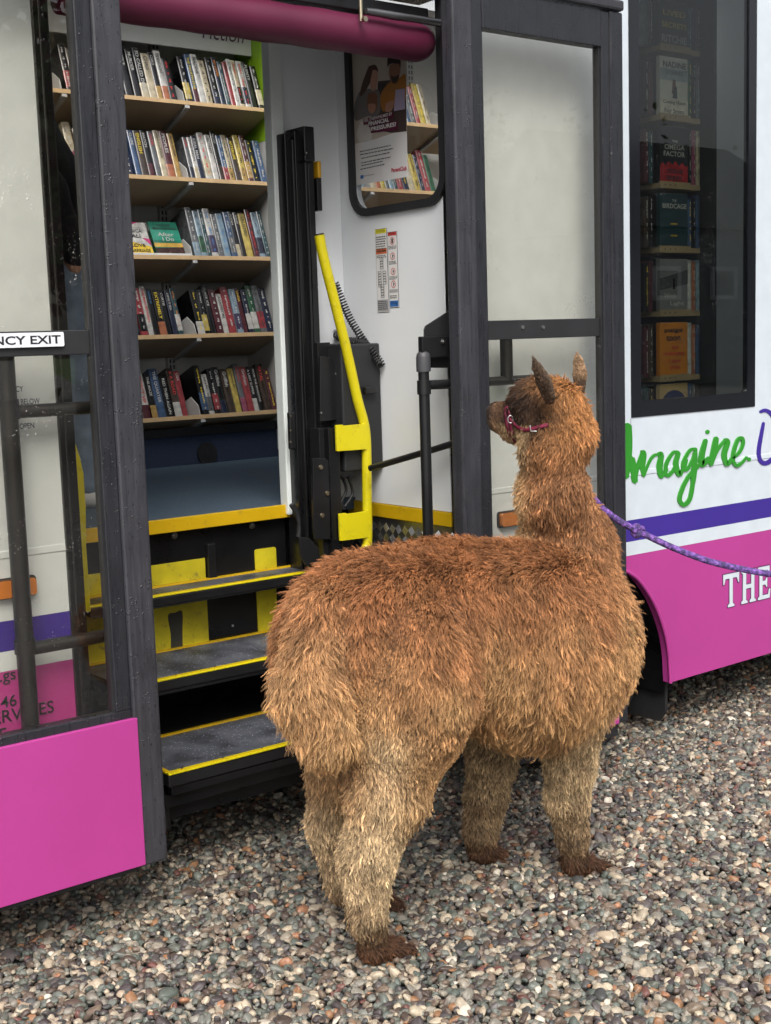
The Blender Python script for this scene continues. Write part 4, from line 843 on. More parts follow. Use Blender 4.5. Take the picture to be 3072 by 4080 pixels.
rowsL = [ # left of the bracket, visible part, left to right: (colour, title, lettering, band)
 [('navy', None, 'w'), ('black', 'JUSTICE', 'w'), ('black', 'MURDER', 'w'), ('black', 'SO CALLED DEAD', 'w'), ('cream', 'CHRIS', 'k'), ('black', 'CHRIS', 'w'), ('white', 'LONDON', 'k'), ('black', None, 'r')],
 [('navy', None, 'w'), ('blue', 'CLAIRE', 'w'), ('brown', 'ENGLISH', 'y'), ('black', 'MATCH', 'w'), ('grey', 'CLOSE', 'r'), ('cream', 'JONATHAN COE', 'k'), ('maroon', 'PEOPLES', 'w'), ('gold', 'JOHN CLEANS', 'k')],
 None,
 [('navy', None, 'o'), ('red', None, 'w'), ('white', 'THE MAN BETWEEN', 'r'), ('black', 'JUDAS 62', 'b'), ('black', 'EXTREMELY', 'y'), ('black', 'CURTIS', 'w'), ('navy', "DEVIL'S SEA", 'w'), ('teal', None, 'o')],
 [('white', None, 'k'), ('white', 'PERFECT VIP', 'r'), ('black', 'THE MAZE', 'w'), ('blue', 'THE QUARTER', 'w'), ('black', 'RED THEN AGAIN', 'w'), ('brown', 'A A ROAD', 'r'), ('red', 'LISA', 'w')]]
rowsR = [  # right of the bracket, left to right
 [('black', None, 'w'), ('blue', 'THE FOURTH STAR', 'y'), ('white', 'NADINE', 'k'), ('cream', None, 'k'), ('black', None, 'w'), ('navy', 'MY LOVER', 'o'), ('teal', None, 'w'), ('red', 'RIVAL', 'k'), ('white', None, 'k'), ('cream', None, 'r'), ('white', None, 'r'), ('black', 'PLENTY', 'w'), ('black', None, 'w')],
 [('grey', 'LOVE', 'r'), ('white', 'THREE BULLETS', 'k'), ('navy', 'IDEAL MAN', 'w'), ('white', None, 'r'), ('white', 'ACTRESS', 'k'), ('black', 'REJOICE', 'w'), ('blue', None, 'w'), ('cream', None, 'k'), ('brown', 'AFTERLIFE', 'y'), ('yellow', None, 'k'), ('maroon', None, 'w'), ('black', None, 'y'), ('blue', None, 'w')],
 [('grey', None, 'w'), ('pale blue', None, 'k'), ('teal', None, 'w'), ('white', None, 'b'), ('grey', None, 'w'), ('pale blue', None, 'b'), ('blue', None, 'w'), ('black', 'FLYNN', 'w'), ('black', 'FOLEY', 'w'), ('yellow', 'TRUSTED', 'k'), ('maroon', None, 'r'), ('pale blue', None, 'k'), ('teal', None, 'w')],
 [('black', None, 'y'), ('black', None, 'w'), ('black', 'BLACK ICE', 'w'), ('maroon', None, 'w'), ('white', 'AGAINST ME', 'k'), ('red', None, 'w'), ('pale blue', None, 'w'), ('maroon', 'LINDA', 'y'), ('navy', None, 'w'), ('green', None, 'w'), ('grey', None, 'k'), ('navy', None, 'w')],
 [('black', None, 'y'), ('white', None, 'k'), ('black', None, 'w'), ('black', 'Griffiths', 'w'), ('brown', 'Griffith', 'w'), ('yellow', 'a place to lie', 'k'), ('grey', 'John Grisham', 'r'), ('red', 'Grisham', 'w'), ('black', 'A LAST SUPPER', 'w'), ('black', 'FROM THE SHADOWS', 'w'), ('brown', 'FATAL', 'r'), ('maroon', None, 'y')]]
used = {}
AUTH = {'JONATHAN COE', 'John Grisham', 'Grisham', 'Griffiths', 'Griffith', 'NADINE', 'CLAIRE', 'CHRIS', 'CURTIS', 'LISA', 'LINDA', 'JOHN CLEANS', 'FLYNN', 'FOLEY', 'JUDAS 62'}
def blabel(c, title, k, side, row):
    if title and title not in AUTH: return f'{c} book lettered {title} on the {SHN[row]}, {side} the bracket'
    return f'{c} book, {ORD[k]} from the bracket going {side.split()[0] if side else ""} on the {SHN[row]}'
def run(specs, x0, x1, row, side, rev):
    n = len(specs); ws = [random.uniform(.8, 1.25) for _ in specs]; tot = sum(ws); x = x0
    for i, (c, ti, tc) in enumerate(specs):
        w_ = ws[i]/tot*(x1-x0)-.0012; h = random.uniform(.215, .242)-(.02 if random.random() < .25 else 0); d = random.uniform(.14, .158)
        k = (n-1-i) if rev else i
        nm = 'left of' if rev else 'right of'
        if ti and ti not in AUTH: lb = f'{c} book lettered {ti} on the {SHN[row]}, {nm} the bracket'
        else: lb = f'{c} book on the {SHN[row]}, {ORD[k]} to the {"left" if rev else "right"} of its middle bracket'
        band = (.1, .45, random.choice(list(BC))) if (ti is None and random.random() < .55) else ((.0, .3, random.choice(list(BC))) if random.random() < .3 else None)
        book('book', w_, h, d, c, shl(x, .014+random.uniform(0, .012), .0006, SH[row]), (-TH, 0, 0), ti, tc, lb, band, seed=int(x*999)+row, group='books on the fiction shelves'); x += w_+.0012
for row in range(5):
    run(rowsR[row], 2.945, 3.347, row, '', False)
    extra = []
    if rowsL[row]:
        L0 = rowsL[row]; ex = [(random.choice(['black', 'navy', 'grey', 'cream', 'brown', 'yellow', 'white']), None, 'w') for _ in range(7)]
        if row == 4: ex[2] = ('yellow', 'a place', 'k'); ex[3] = ('black', None, 'w')
        run(ex+L0, 2.385, (2.905 if row not in (3, 4) else 2.87), row, '', True)
    else:
        ex = [(random.choice(['black', 'navy', 'grey', 'cream']), None, 'w') for _ in range(6)]
        run(ex, 2.385, 2.57, row, '', True)
# two books shown cover-out on the third shelf, on a white display ledge
zf = SH[2]
sbox('display_ledge', mat('white plastic ledge', (.62, .63, .63), rough=.35), zf, 2.60, 2.925, .004, .06, .0005, .012)
sbox('display_back', _mc['white plastic ledge'], zf, 2.60, 2.90, .10, .105, .0005, .20)
def faceout(loc, w, h, d, base, rot, label, shapes, texts, group):
    o = MB().box(0, w, 0, d, 0, h).build('book', bookmat(base), None, .0015); o.location = loc; o.rotation_euler = rot
    MB().box(.002, w+.0006, .0025, d-.0025, .002, h+.0006).build('page_block', PAGES, o)
    for i, (c, pts) in enumerate(shapes): MB().plate([[(a*w, b_*h) for a, b_ in pts]], -.0004-.0002*i, -.0002*i).build('cover_art', mat('cover '+str(c), c3(c), rough=.25, coat=.6, var=.25, scale=25), o)
    mb = {}
    for s, a, b_, wd, hh, k in texts:
        mb.setdefault(k, MB()); add_text(mb[k], s, (a*w, -.0022, b_*h), (1, 0, 0), (0, 0, 1), h=hh*h, wid=wd*w, bold=.015)
    for k, q in mb.items(): q.build('cover_lettering', TXT[k], o)
    tag(o, label, 'book', group); return o
full = [(0, 0), (1, 0), (1, 1), (0, 1)]
FR = (-TH-R(8), 0, 0)
faceout(shl(2.615, .028, .0125, zf), .135, .165, .02, 'white', FR, 'cover-out book with pink corner and yellow base on the white ledge', [('b3356f', [(0, .78), (.75, 1), (0, 1)]), ('d8b72a', [(0, 0), (1, 0), (1, .25), (0, .48)]), ('b3356f', [(.75, .52), (1, .3), (1, .5)])],
    [('MONICA', .12, .68, .68, .10, 'k'), ('ALI', .38, .52, .32, .11, 'k'), ('LOVE', .28, .24, .5, .10, 'k'), ('MARRIAGE', .2, .08, .72, .10, 'k')], 'cover-out books on the fiction shelves')
faceout(shl(2.765, .026, .0125, zf), .14, .17, .022, 'green', FR, 'cover-out green book with white title on the white ledge', [('1f6d58', full), ('2c8a72', [(0, .45), (1, .45), (1, .75), (0, .75)]), ('c9a14a', [(0, .24), (1, .24), (1, .36), (0, .36)]), ('3b2420', [(0, 0), (1, 0), (1, .24), (0, .2)])],
    [('TAYLOR', .28, .86, .48, .07, 'k'), ('JENKINS REID', .08, .76, .84, .07, 'k'), ('After', .22, .56, .56, .11, 'w'), ('I Do', .34, .42, .4, .11, 'w')], 'cover-out books on the fiction shelves')
# shelf bay seen through the small window
for row in range(5):
    x = 3.74; i = 0
    cs = ['teal', 'navy', 'grey', 'black', 'green', 'brown', 'blue', 'maroon', 'cream', 'pale blue', 'red', 'yellow']
    if row > 1: continue
    while x < 4.32:
        w_ = random.uniform(.024, .040); c = random.choice(cs); ti = None; tc = random.choice('wwyk')
        if row == 1 and abs(x-3.96) < .018: c, ti, tc = 'orange', 'PETE JAMES', 'k'
        elif row == 1 and abs(x-3.998) < .018: c, ti, tc = 'yellow', 'PETER JAMES', 'k'
        if not (3.905 < x+w_ and x < 3.935):
            book('book', w_-.001, random.uniform(.2, .235), .15, c, shl(x, .014, .0006, SH[row]), (-TH, 0, 0), ti, tc, f'{c} book in the small window, {ORD[min(i, 19)]} from the left on the {["upper", "lower"][row]} shelf', None, seed=i*7+row, group='books seen through the small window')
            i += 1
        x += w_
# ---------------------------------------------------------------- cover-out display behind the big tinted window
DY = 3.40
unit = MB().box(X_(1366, 400, DY), X_(1540, 400, DY), DY+.19, DY+.2, 1.0, 3.0).build('display_back', mat('dark display back', (.05, .05, .05)), bus)
bx('display_side', mat('dark display side', (.03, .03, .03)), bus, X_(1542, 400, DY), X_(1542, 400, DY)+.02, DY, DY+.2, 1.0, 3.0)
rows = [ # (y top of cover, y bottom/ledge)
 (2, 101, '2a2c1c', 'olive cover with pale title, topmost behind the tinted window', [], [('LIVED', .1, .66, .8, .12, 'y'), ('SECRETS', .05, .4, .9, .12, 'y'), ('RITCHIE', .05, .08, .9, .16, 'w')], ['teal', 'navy', 'brown']),
 (124, 250, 'b8b8ae', 'pale cover with a small dark figure, behind the tinted window', [('8f9aa0', [(0, .6), (1, .6), (1, .8), (0, .8)]), ('5a3028', [(.42, .38), (.58, .38), (.55, .62), (.46, .62)]), ('20201f', [(.44, .3), (.62, .3), (.6, .5), (.5, .5)]), ('c9c4b2', [(0, 0), (1, 0), (1, .28), (0, .28)])], [('NADINE', .1, .82, .82, .1, 'k'), ('DORRIES', .2, .7, .6, .07, 'k'), ('Coming Home', .1, .18, .8, .08, 'k'), ('Four Streets', .15, .04, .7, .08, 'k')], ['green', 'black', 'grey']),
 (273, 396, '17181c', 'black cover over red city flames, behind the tinted window', [('a8282c', [(0, 0), (1, 0), (1, .34), (.9, .3), (.8, .38), (.7, .3), (.55, .4), (.45, .32), (.3, .38), (.2, .3), (.1, .36), (0, .3)])], [('THE', .42, .72, .2, .04, 'w'), ('OMEGA', .15, .59, .72, .09, 'w'), ('FACTOR', .12, .47, .76, .09, 'w'), ('STEVE', .25, .17, .55, .08, 'k'), ('BERRY', .22, .05, .6, .08, 'k')], ['black', 'pink', 'cream']),
 (418, 534, '1f3a40', 'dark teal cover with small cages, behind the tinted window', [('b79a3a', [(.38, .42), (.62, .42), (.62, .45), (.38, .45)]), ('b79a3a', [(.38, .2), (.62, .2), (.62, .23), (.38, .23)])], [('THE', .42, .84, .16, .05, 'w'), ('BIRDCAGE', .08, .72, .86, .09, 'w')], ['blue', 'black', 'blue']),
 (560, 671, '6f7072', 'grey misty cover with a tiny figure, behind the tinted window', [('4a4b4e', [(0, .4), (1, .52), (1, .8), (0, .62)]), ('151516', [(.46, .42), (.53, .42), (.52, .62), (.47, .62)])], [('Witch', .12, .24, .45, .1, 'w'), ('Light', .35, .08, .5, .1, 'w')], ['white', 'orange', 'pale blue']),
 (697, 811, 'c0771c', 'orange cover with green and red title, behind the tinted window', [], [('paige', .15, .8, .66, .1, 'k'), ('toon', .22, .66, .5, .1, 'k'), ('the', .4, .5, .25, .07, 'r'), ('minute', .15, .38, .7, .08, 'r'), ('I saw', .3, .24, .45, .08, 'r'), ('you', .35, .1, .35, .08, 'r')], ['white', 'orange', 'blue']),
 (829, 935, 'b59a6a', 'tan cover with a large blue disc, lowest behind the tinted window', [('1d2c5a', [(.5+.42*math.cos(a), .62+.25*math.sin(a)) for a in np.linspace(0, 6.1, 22)])], [], ['blue', 'grey', 'brown'])]
PEG = mat('perforated tan rail', (.30, .22, .12), rough=.6)
for i, (yt, yb_, base, lb, shp, txt, sp) in enumerate(rows):
    xl, xr2 = X_(1426, (yt+yb_)/2, DY), X_(1486, (yt+yb_)/2, DY); z1, z0 = Z_(1455, yt, DY), Z_(1455, yb_, DY)
    BC['dsp%d' % i] = base; bm_['dsp%d' % i] = mat('display cover %d' % i, c3(base), rough=.3, coat=.5, var=.12)
    faceout((xl, DY, z0), xr2-xl, z1-z0, .02, 'dsp%d' % i, (0, 0, 0), lb, shp, txt, 'cover-out books behind the tinted window')
    o = MB().box(xl-.012, xr2+.004, DY-.012, DY-.004, z0-.022, z0+.004).box(xl-.012, xr2+.07, DY-.004, DY+.18, z0-.022, z0-.002).build('display_ledge', PEG, bus)
    MB().disc((xl+.015, DY-.0121, z0-.009), .003, .001).disc((xl+.045, DY-.0121, z0-.009), .003, .001).disc((xl+.075, DY-.0121, z0-.009), .003, .001).build('ledge_holes', INK, o)
    x = xr2+.004
    for k, c in enumerate(sp):
        w_ = .022; book('book', w_, (z1-z0)*random.uniform(.93, 1.0), .13, c, (x, DY+.004, z0-.0015), (0, 0, 0), None, random.choice('wwky'), f'{c} spine {["right beside", "second right of", "third right of"][k]} the {" ".join(lb.split(",")[0].split()[:3]).replace(" with","").replace(" over","")} in the tinted window', None, seed=i*5+k, group='spines behind the tinted window'); x += w_+.003
    x = xl-.016
    for k, c in enumerate(random.sample(['navy', 'teal', 'brown', 'maroon', 'black', 'grey'], 2)):
        w_ = .024; x -= w_+.002; book('book', w_, (z1-z0)*random.uniform(.9, 1.0), .13, c, (x, DY+.02, z0-.0015), (0, 0, 0), None, random.choice('wwky'), f'{c} spine {["just left of", "second to the left of"][k]} the {" ".join(lb.split(",")[0].split()[:3]).replace(" with","").replace(" over","")} in the tinted window', None, seed=i*9+k, group='spines behind the tinted window')

# ---------------------------------------------------------------- implicit surfaces for living things
def seg_d(P, a, b_, r0, r1):
    a = np.array(a); b_ = np.array(b_); ab = b_-a; t_ = np.clip(((P-a)@ab)/(ab@ab), 0, 1)
    return np.linalg.norm(P-a-t_[..., None]*ab, axis=-1)-(r0+(r1-r0)*t_)
def ell_d(P, c, r, rotz=0, tilt=0):
    q = P-np.array(c)
    if rotz:
        cz_, sz_ = math.cos(rotz), math.sin(rotz); q = np.stack([q[..., 0]*cz_+q[..., 1]*sz_, -q[..., 0]*sz_+q[..., 1]*cz_, q[..., 2]], -1)
    if tilt:
        cz_, sz_ = math.cos(tilt), math.sin(tilt); q = np.stack([q[..., 0]*cz_+q[..., 2]*sz_, q[..., 1], -q[..., 0]*sz_+q[..., 2]*cz_], -1)
    r = np.array(r); k0 = np.linalg.norm(q/r, axis=-1); k1 = np.linalg.norm(q/(r*r), axis=-1)+1e-9
    return k0*(k0-1)/k1
def prim_d(P, p): return seg_d(P, *p[1]) if p[0] == 's' else ell_d(P, *p[1])
def field(P, prims):
    F = None
    for p in prims:
        d = prim_d(P, p); k = p[2]
        if F is None: F = d
        else:
            h = np.clip(.5+.5*(F-d)/k, 0, 1); F = F*(1-h)+d*h-k*h*(1-h)
    return F
def surface_nets(prims, lo, hi, hstep):
    lo = np.array(lo); n = np.ceil((np.array(hi)-lo)/hstep).astype(int)
    ax = [lo[i]+hstep*np.arange(n[i]) for i in range(3)]
    G = np.stack(np.meshgrid(*ax, indexing='ij'), -1); F = field(G, prims)
    S = F < 0
    c = [S[i:n[0]-1+i, j:n[1]-1+j, k:n[2]-1+k] for i in (0, 1) for j in (0, 1) for k in (0, 1)]
    cnt = sum(q.astype(int) for q in c); act = (cnt > 0) & (cnt < 8)
    idx = -np.ones(act.shape, int); ii = np.argwhere(act); idx[act] = np.arange(len(ii))
    acc = np.zeros((len(ii), 3)); num = np.zeros(len(ii))
    cor = [np.array(q) for q in ((0, 0, 0), (1, 0, 0), (0, 1, 0), (0, 0, 1), (1, 1, 0), (1, 0, 1), (0, 1, 1), (1, 1, 1))]
    for a in cor:
        for b_ in cor:
            if (b_-a).sum() == 1 and (b_-a).min() == 0:
                fa = F[tuple((ii+a).T)]; fb = F[tuple((ii+b_).T)]; m_ = (fa < 0) != (fb < 0)
                t_ = fa/(fa-fb+1e-12); acc[m_] += (a+t_[:, None]*(b_-a))[m_]; num[m_] += 1
    V = lo+(ii+acc/num[:, None])*hstep; Q = []
    for axn in range(3):
        e = np.zeros(3, int); e[axn] = 1; u_ = np.zeros(3, int); u_[(axn+1) % 3] = 1; v_ = np.zeros(3, int); v_[(axn+2) % 3] = 1
        s0 = S[:n[0]-e[0], :n[1]-e[1], :n[2]-e[2]]; s1 = S[e[0]:, e[1]:, e[2]:]
        for flip in (0, 1):
            E_ = np.argwhere((s0 & ~s1) if not flip else (~s0 & s1))
            E_ = E_[(E_ > 0).all(1) & (E_ < n-1).all(1)]
            q = np.stack([idx[tuple((E_-a).T)] for a in (u_*0, u_, u_+v_, v_)], 1)
            Q.append(q if not flip else q[:, ::-1])
    return V, np.concatenate(Q)
def np_mesh(name, V, Q, m, parent=None, smooth=True):
    me = bpy.data.meshes.new(name); me.vertices.add(len(V)); me.vertices.foreach_set('co', V.ravel())
    me.loops.add(Q.size); me.loops.foreach_set('vertex_index', Q.ravel().astype(np.int32)); me.polygons.add(len(Q))
    me.polygons.foreach_set('loop_start', np.arange(0, Q.size, 4, dtype=np.int32)); me.update(calc_edges=True); me.validate()
    me.polygons.foreach_set('use_smooth', [smooth]*len(me.polygons)); me.materials.append(m)
    return link(name, me, parent)

# ---------------------------------------------------------------- the alpaca
def A(px, py, Y): return at(px, py, Y)
BODY, LIGHT, LEG, FOOT, FORE, FACE, NECK, EAR, TAN = 0, 1, 2, 3, 4, 5, 6, 7, 8
PC = [('8f6544', .036), ('a27d58', .035), ('9f8b6e', .019), ('4a382b', .016), ('281c16', .026), ('5e4a3b', .005), ('916848', .025), ('54453a', .007), ('a5805c', .042)]
# head frame
HB = np.array(A(1208, 892, 2.48)); HN = np.array(A(1064, 889, 2.70)); hd = (HN-HB)/np.linalg.norm(HN-HB); hl = np.cross(hd, (0, 0, 1)); hl /= np.linalg.norm(hl)
if hl@(-_f) < 0: hl = -hl      # hl points to the camera side of the head
hu = np.cross(hl, hd); hu = hu if hu[2] > 0 else -hu
HL = np.linalg.norm(HN-HB)
def H(f_, s, u_): return tuple(HB+hd*f_*HL+hl*s+hu*u_)
PR = []
FI = [.011, .011, .008, .002, .004, 0, .008, 0, .012]      # fleece bulk carried by the body itself
def S_(a, b_, r0, r1, k, reg): PR.append(('s', (a, b_, r0+FI[reg], r1+FI[reg]), k, reg))
def E_(c, r, k, reg, rz=0, ti=0): PR.append(('e', (c, tuple(q+FI[reg] for q in r), rz, ti), k, reg))
bz = math.atan2(.07, .53)
E_((1.865, 2.515, .735), (.222, .205, .225), .05, BODY, bz)
E_((2.16, 2.565, .720), (.30, .200, .230), .07, BODY, bz)
E_((2.43, 2.52, .675), (.250, .225, .240), .08, BODY, bz)
E_((2.35, 2.45, .655), (.20, .19, .23), .05, BODY, bz)
E_((1.880, 2.410, .67), (.155, .160, .225), .025, BODY, bz, -.12); THIGH = len(PR)-1
E_((2.52, 2.51, .65), (.19, .185, .23), .06, LIGHT, bz)
E_((2.02, 2.53, .76), (.26, .18, .185), .06, BODY, bz)
E_((2.30, 2.46, .84), (.16, .12, .085), .06, BODY, bz)
# tail
S_((1.705, 2.47, .87), (1.633, 2.425, .70), .050, .066, .03, TAN); S_((1.633, 2.425, .70), (1.650, 2.40, .60), .066, .046, .012, TAN)
# hind legs
S_((1.875, 2.40, .60), (1.825, 2.40, .43), .128, .078, .05, LIGHT)
S_((1.825, 2.40, .43), (1.755, 2.405, .275), .073, .050, .03, LEG)
S_((1.755, 2.405, .275), (1.750, 2.405, .12), .052, .032, .03, LEG)
S_((1.750, 2.405, .12), (1.770, 2.41, .045), .034, .028, .02, FOOT)
S_((1.77, 2.405, .032), (1.865, 2.385, .014), .022, .010, .02, FOOT); S_((1.77, 2.425, .032), (1.870, 2.440, .014), .021, .010, .02, FOOT)
S_((1.94, 2.62, .58), (1.86, 2.62, .42), .11, .078, .05, LIGHT)
S_((1.86, 2.62, .42), (1.815, 2.62, .28), .072, .055, .03, LEG)
S_((1.815, 2.62, .28), (1.845, 2.62, .11), .052, .038, .03, LEG)
S_((1.845, 2.62, .11), (1.92, 2.62, .04), .038, .030, .02, FOOT); S_((1.93, 2.61, .03), (1.995, 2.60, .018), .022, .012, .02, FOOT); S_((1.93, 2.63, .03), (1.995, 2.64, .018), .022, .012, .02, FOOT)
# front legs
S_((2.46, 2.43, .50), (2.475, 2.435, .33), .094, .052, .05, LEG)
S_((2.475, 2.435, .33), (2.470, 2.445, .23), .050, .042, .03, LEG); S_((2.470, 2.445, .23), (2.490, 2.445, .12), .040, .030, .03, LEG)
S_((2.490, 2.445, .12), (2.505, 2.45, .045), .034, .030, .02, FOOT); S_((2.505, 2.44, .032), (2.600, 2.420, .013), .022, .009, .02, FOOT); S_((2.505, 2.46, .032), (2.600, 2.470, .013), .021, .009, .02, FOOT)
S_((2.40, 2.66, .48), (2.40, 2.67, .30), .086, .054, .05, LEG)
S_((2.40, 2.67, .30), (2.385, 2.68, .20), .050, .040, .03, LEG); S_((2.385, 2.68, .20), (2.365, 2.685, .10), .046, .036, .03, LEG)
S_((2.365, 2.685, .10), (2.37, 2.69, .045), .036, .030, .02, FOOT); S_((2.37, 2.68, .032), (2.430, 2.665, .016), .022, .012, .02, FOOT); S_((2.37, 2.70, .032), (2.430, 2.70, .016), .022, .012, .02, FOOT)
# neck
N0, N1, N2 = A(1228, 1190, 2.54), A(1195, 1075, 2.50), A(1194, 965, 2.48)
S_((2.50, 2.53, .78), N0, .160, .108, .07, NECK); S_(N0, N1, .100, .072, .06, NECK); S_(N1, N2, .068, .058, .05, NECK)
S_(N2, H(.02, 0, -.035), .060, .062, .04, NECK); S_(N2, A(1232, 945, 2.45), .05, .050, .04, NECK)
# head
E_(H(.06, 0, .008), (.064, .060, .066), .04, NECK); E_(H(.36, 0, .026), (.060, .058, .052), .035, FORE)
S_(H(.25, 0, -.03), H(.62, 0, -.035), .048, .040, .03, NECK)
S_(H(.55, 0, -.010), H(.92, 0, -.004), .044, .030, .02, FACE); S_(H(.60, 0, -.038), H(.93, 0, -.034), .036, .024, .02, FACE)
S_(H(.94, 0, .002), H(.99, 0, -.004), .024, .018, .012, FACE)
S_(H(.94, 0, -.034), H(.985, 0, -.036), .020, .014, .010, FACE)
# ears: near one leaning forward, far one upright
def ear(b_, t_, mid, rb, k_):
    b_, t_ = np.array(b_), np.array(t_); m_ = b_+(t_-b_)*.42+np.array(mid); c_ = b_+(t_-b_)*.72+np.array(mid)*.8
    S_(tuple(b_), tuple(m_), rb*.85, rb, k_, EAR); S_(tuple(m_), tuple(c_), rb, rb*.72, .006, EAR); S_(tuple(c_), tuple(t_), rb*.66, .0025, .006, EAR)
YE1, YE2 = HB[1]-.062, HB[1]+.045
ear(A(1188, 862, YE1), A(1146, 766, YE1-.015), (.006, 0, 0), .0190, .012)
ear(A(1252, 845, YE2), A(1243, 753, YE2), (.008, 0, 0), .0185, .012)
V, Q = surface_nets(PR, (1.45, 2.15, -.02), (2.95, 2.95, 1.52), .011)
for it in range(2):      # light smoothing keeps the form, removes grid ripples
    acc = np.zeros_like(V); num = np.zeros(len(V))
    for a, b_ in ((0, 1), (1, 2), (2, 3), (3, 0)):
        np.add.at(acc, Q[:, a], V[Q[:, b_]]); np.add.at(num, Q[:, a], 1); np.add.at(acc, Q[:, b_], V[Q[:, a]]); np.add.at(num, Q[:, b_], 1)
    V = V*.5+.5*acc/num[:, None]
V[:, 2] = np.maximum(V[:, 2], .002)
lcol = np.array([c3(c) for c, _ in PC]); llen = np.array([l for _, l in PC])
def region(P):
    D = np.stack([prim_d(P, p) for p in PR], 1); D -= D.min(1, keepdims=True); W_ = np.exp(-D/.018)
    reg = np.array([p[3] for p in PR]); Wr = np.zeros((len(P), 9))
    for i in range(9): Wr[:, i] = W_[:, reg == i].sum(1)
    Wr /= Wr.sum(1, keepdims=True); return Wr
def vnoise(P, s, seed):
    """smooth value noise"""
    rs = np.random.default_rng(seed); T = rs.random((64, 64, 64)); q = P*s+100; i = np.floor(q).astype(int); f_ = q-i; f_ = f_*f_*(3-2*f_); out = 0
    for dx in (0, 1):
        for dy in (0, 1):
            for dz in (0, 1):
                w_ = (f_[:, 0] if dx else 1-f_[:, 0])*(f_[:, 1] if dy else 1-f_[:, 1])*(f_[:, 2] if dz else 1-f_[:, 2])
                out = out+w_*T[(i[:, 0]+dx) % 64, (i[:, 1]+dy) % 64, (i[:, 2]+dz) % 64]
    return out
def coat_colour(P):
    Wr = region(P); C = Wr@lcol; z = P[:, 2]; x = P[:, 0]
    hi_ = np.array(c3('835638')); lo_ = np.array(c3('b3946a')); pale = np.array(c3('b8a486')); dark = np.array(c3('4a2d1a'))
    bod = Wr[:, BODY]+Wr[:, LIGHT]*.8+Wr[:, TAN]*.8
    n1 = vnoise(P, 9, 1); n2 = vnoise(P, 28, 2)
    k = np.clip((.80-z)/.34+(n1-.5)*1.0, 0, 1)*bod; C = C*(1-k[:, None]*.65)+lo_*k[:, None]*.65
    k = np.clip((z-.78)/.14+(n1-.5)*.8, 0, 1)*bod*.75; C = C*(1-k[:, None])+hi_*k[:, None]
    k = np.clip(1-abs(z-.21)/.10, 0, 1)*(x < 2.1)*.75*(1-Wr[:, FOOT]); C = C*(1-k[:, None])+pale*k[:, None]
    k = np.clip((.13-z)/.09, 0, 1)*.8; C = C*(1-k[:, None])+np.array(c3('4e3424'))*k[:, None]
    k = np.clip(1-abs(z-.18)/.08, 0, 1)*(x > 2.2)*.4; C = C*(1-k[:, None])+dark*k[:, None]
    k = np.clip((n2-.55)*3, 0, 1)*.35*(1-Wr[:, FACE]); C = C*(1-k[:, None])+dark*k[:, None]
    k = np.clip((vnoise(P, 15, 21)-.52)*2.4, 0, 1)*.5*(1-Wr[:, FACE]-Wr[:, EAR]); C = C*(1-k[:, None])+C*.5*k[:, None]
    pa_, pb_ = np.array([1.745, 2.30, .56]), np.array([1.74, 2.33, .34]); tt = np.clip(((P-pa_)@(pb_-pa_))/((pb_-pa_)@(pb_-pa_)), 0, 1); k = np.exp(-(np.linalg.norm(P-pa_-tt[:, None]*(pb_-pa_), axis=1)/.06)**2)*.75*(Wr[:, TAN] < .5); C = C*(1-k[:, None])+pale*k[:, None]
    # nape: darker down the middle back, orange crest
    k = Wr[:, NECK]*np.clip((z-1.16)/.1, 0, 1)*.75; C = C*(1-k[:, None])+np.array(c3('a07145'))*k[:, None]
    k = Wr[:, NECK]*np.clip(1-abs(z-1.02)/.12, 0, 1)*np.clip(.6-abs(P[:, 0]-N1[0]-.0)/.07+(n1-.5), 0, 1)*.7; C = C*(1-k[:, None])+dark*k[:, None]
    fe = Wr[:, EAR]*(P[:, 1] > HB[1]-.01)*np.clip((z-A(1250, 830, YE2)[2])/.02, 0, 1)*.6; C = C*(1-fe[:, None])+np.array(c3('a5886c'))*fe[:, None]
    d = (P-HB)@hd; k = np.clip(1.9-1.5*np.linalg.norm((P-np.array(H(.33, .060, -.020)))*np.array([1, 1, .9]), axis=1)/.102+(n1-.5), 0, 1)*.92; C = C*(1-k[:, None])+np.array(c3('241a15'))*k[:, None]
    k = Wr[:, FACE]*np.clip((d/HL-.92)/.05, 0, 1); C = C*(1-k[:, None])+np.array(c3('2a201c'))*k[:, None]
    thr = Wr[:, NECK]*np.clip(((P-HB)@hd)/.06-.2, 0, 1)*(z < 1.27)*.7; C = C*(1-thr[:, None])+np.array(c3('b59a75'))*thr[:, None]
    return C, Wr
m_skin, t, b = new_mat('shaded fleece undercoat'); L = t.links.new
a = nd(t, 'ShaderNodeAttribute', attribute_name='col'); mx = nd(t, 'ShaderNodeMix', data_type='RGBA', blend_type='MULTIPLY'); mx.inputs[0].default_value = 1; mx.inputs[7].default_value = (.62, .58, .55, 1)  # coat colour darkened here to paint the shade beneath the locks
L(a.outputs['Color'], mx.inputs[6]); L(mx.outputs[2], b.inputs['Base Color']); b.inputs['Roughness'].default_value = .9
alp = np_mesh('alpaca', V, Q, m_skin); tag(alp, 'brown alpaca standing on the gravel with its head turned to the open doorway', 'alpaca')
cc, _ = coat_colour(V); ca = alp.data.color_attributes.new('col', 'FLOAT_COLOR', 'POINT'); ca.data.foreach_set('color', np.c_[cc, np.ones(len(cc))].astype(np.float32).ravel())

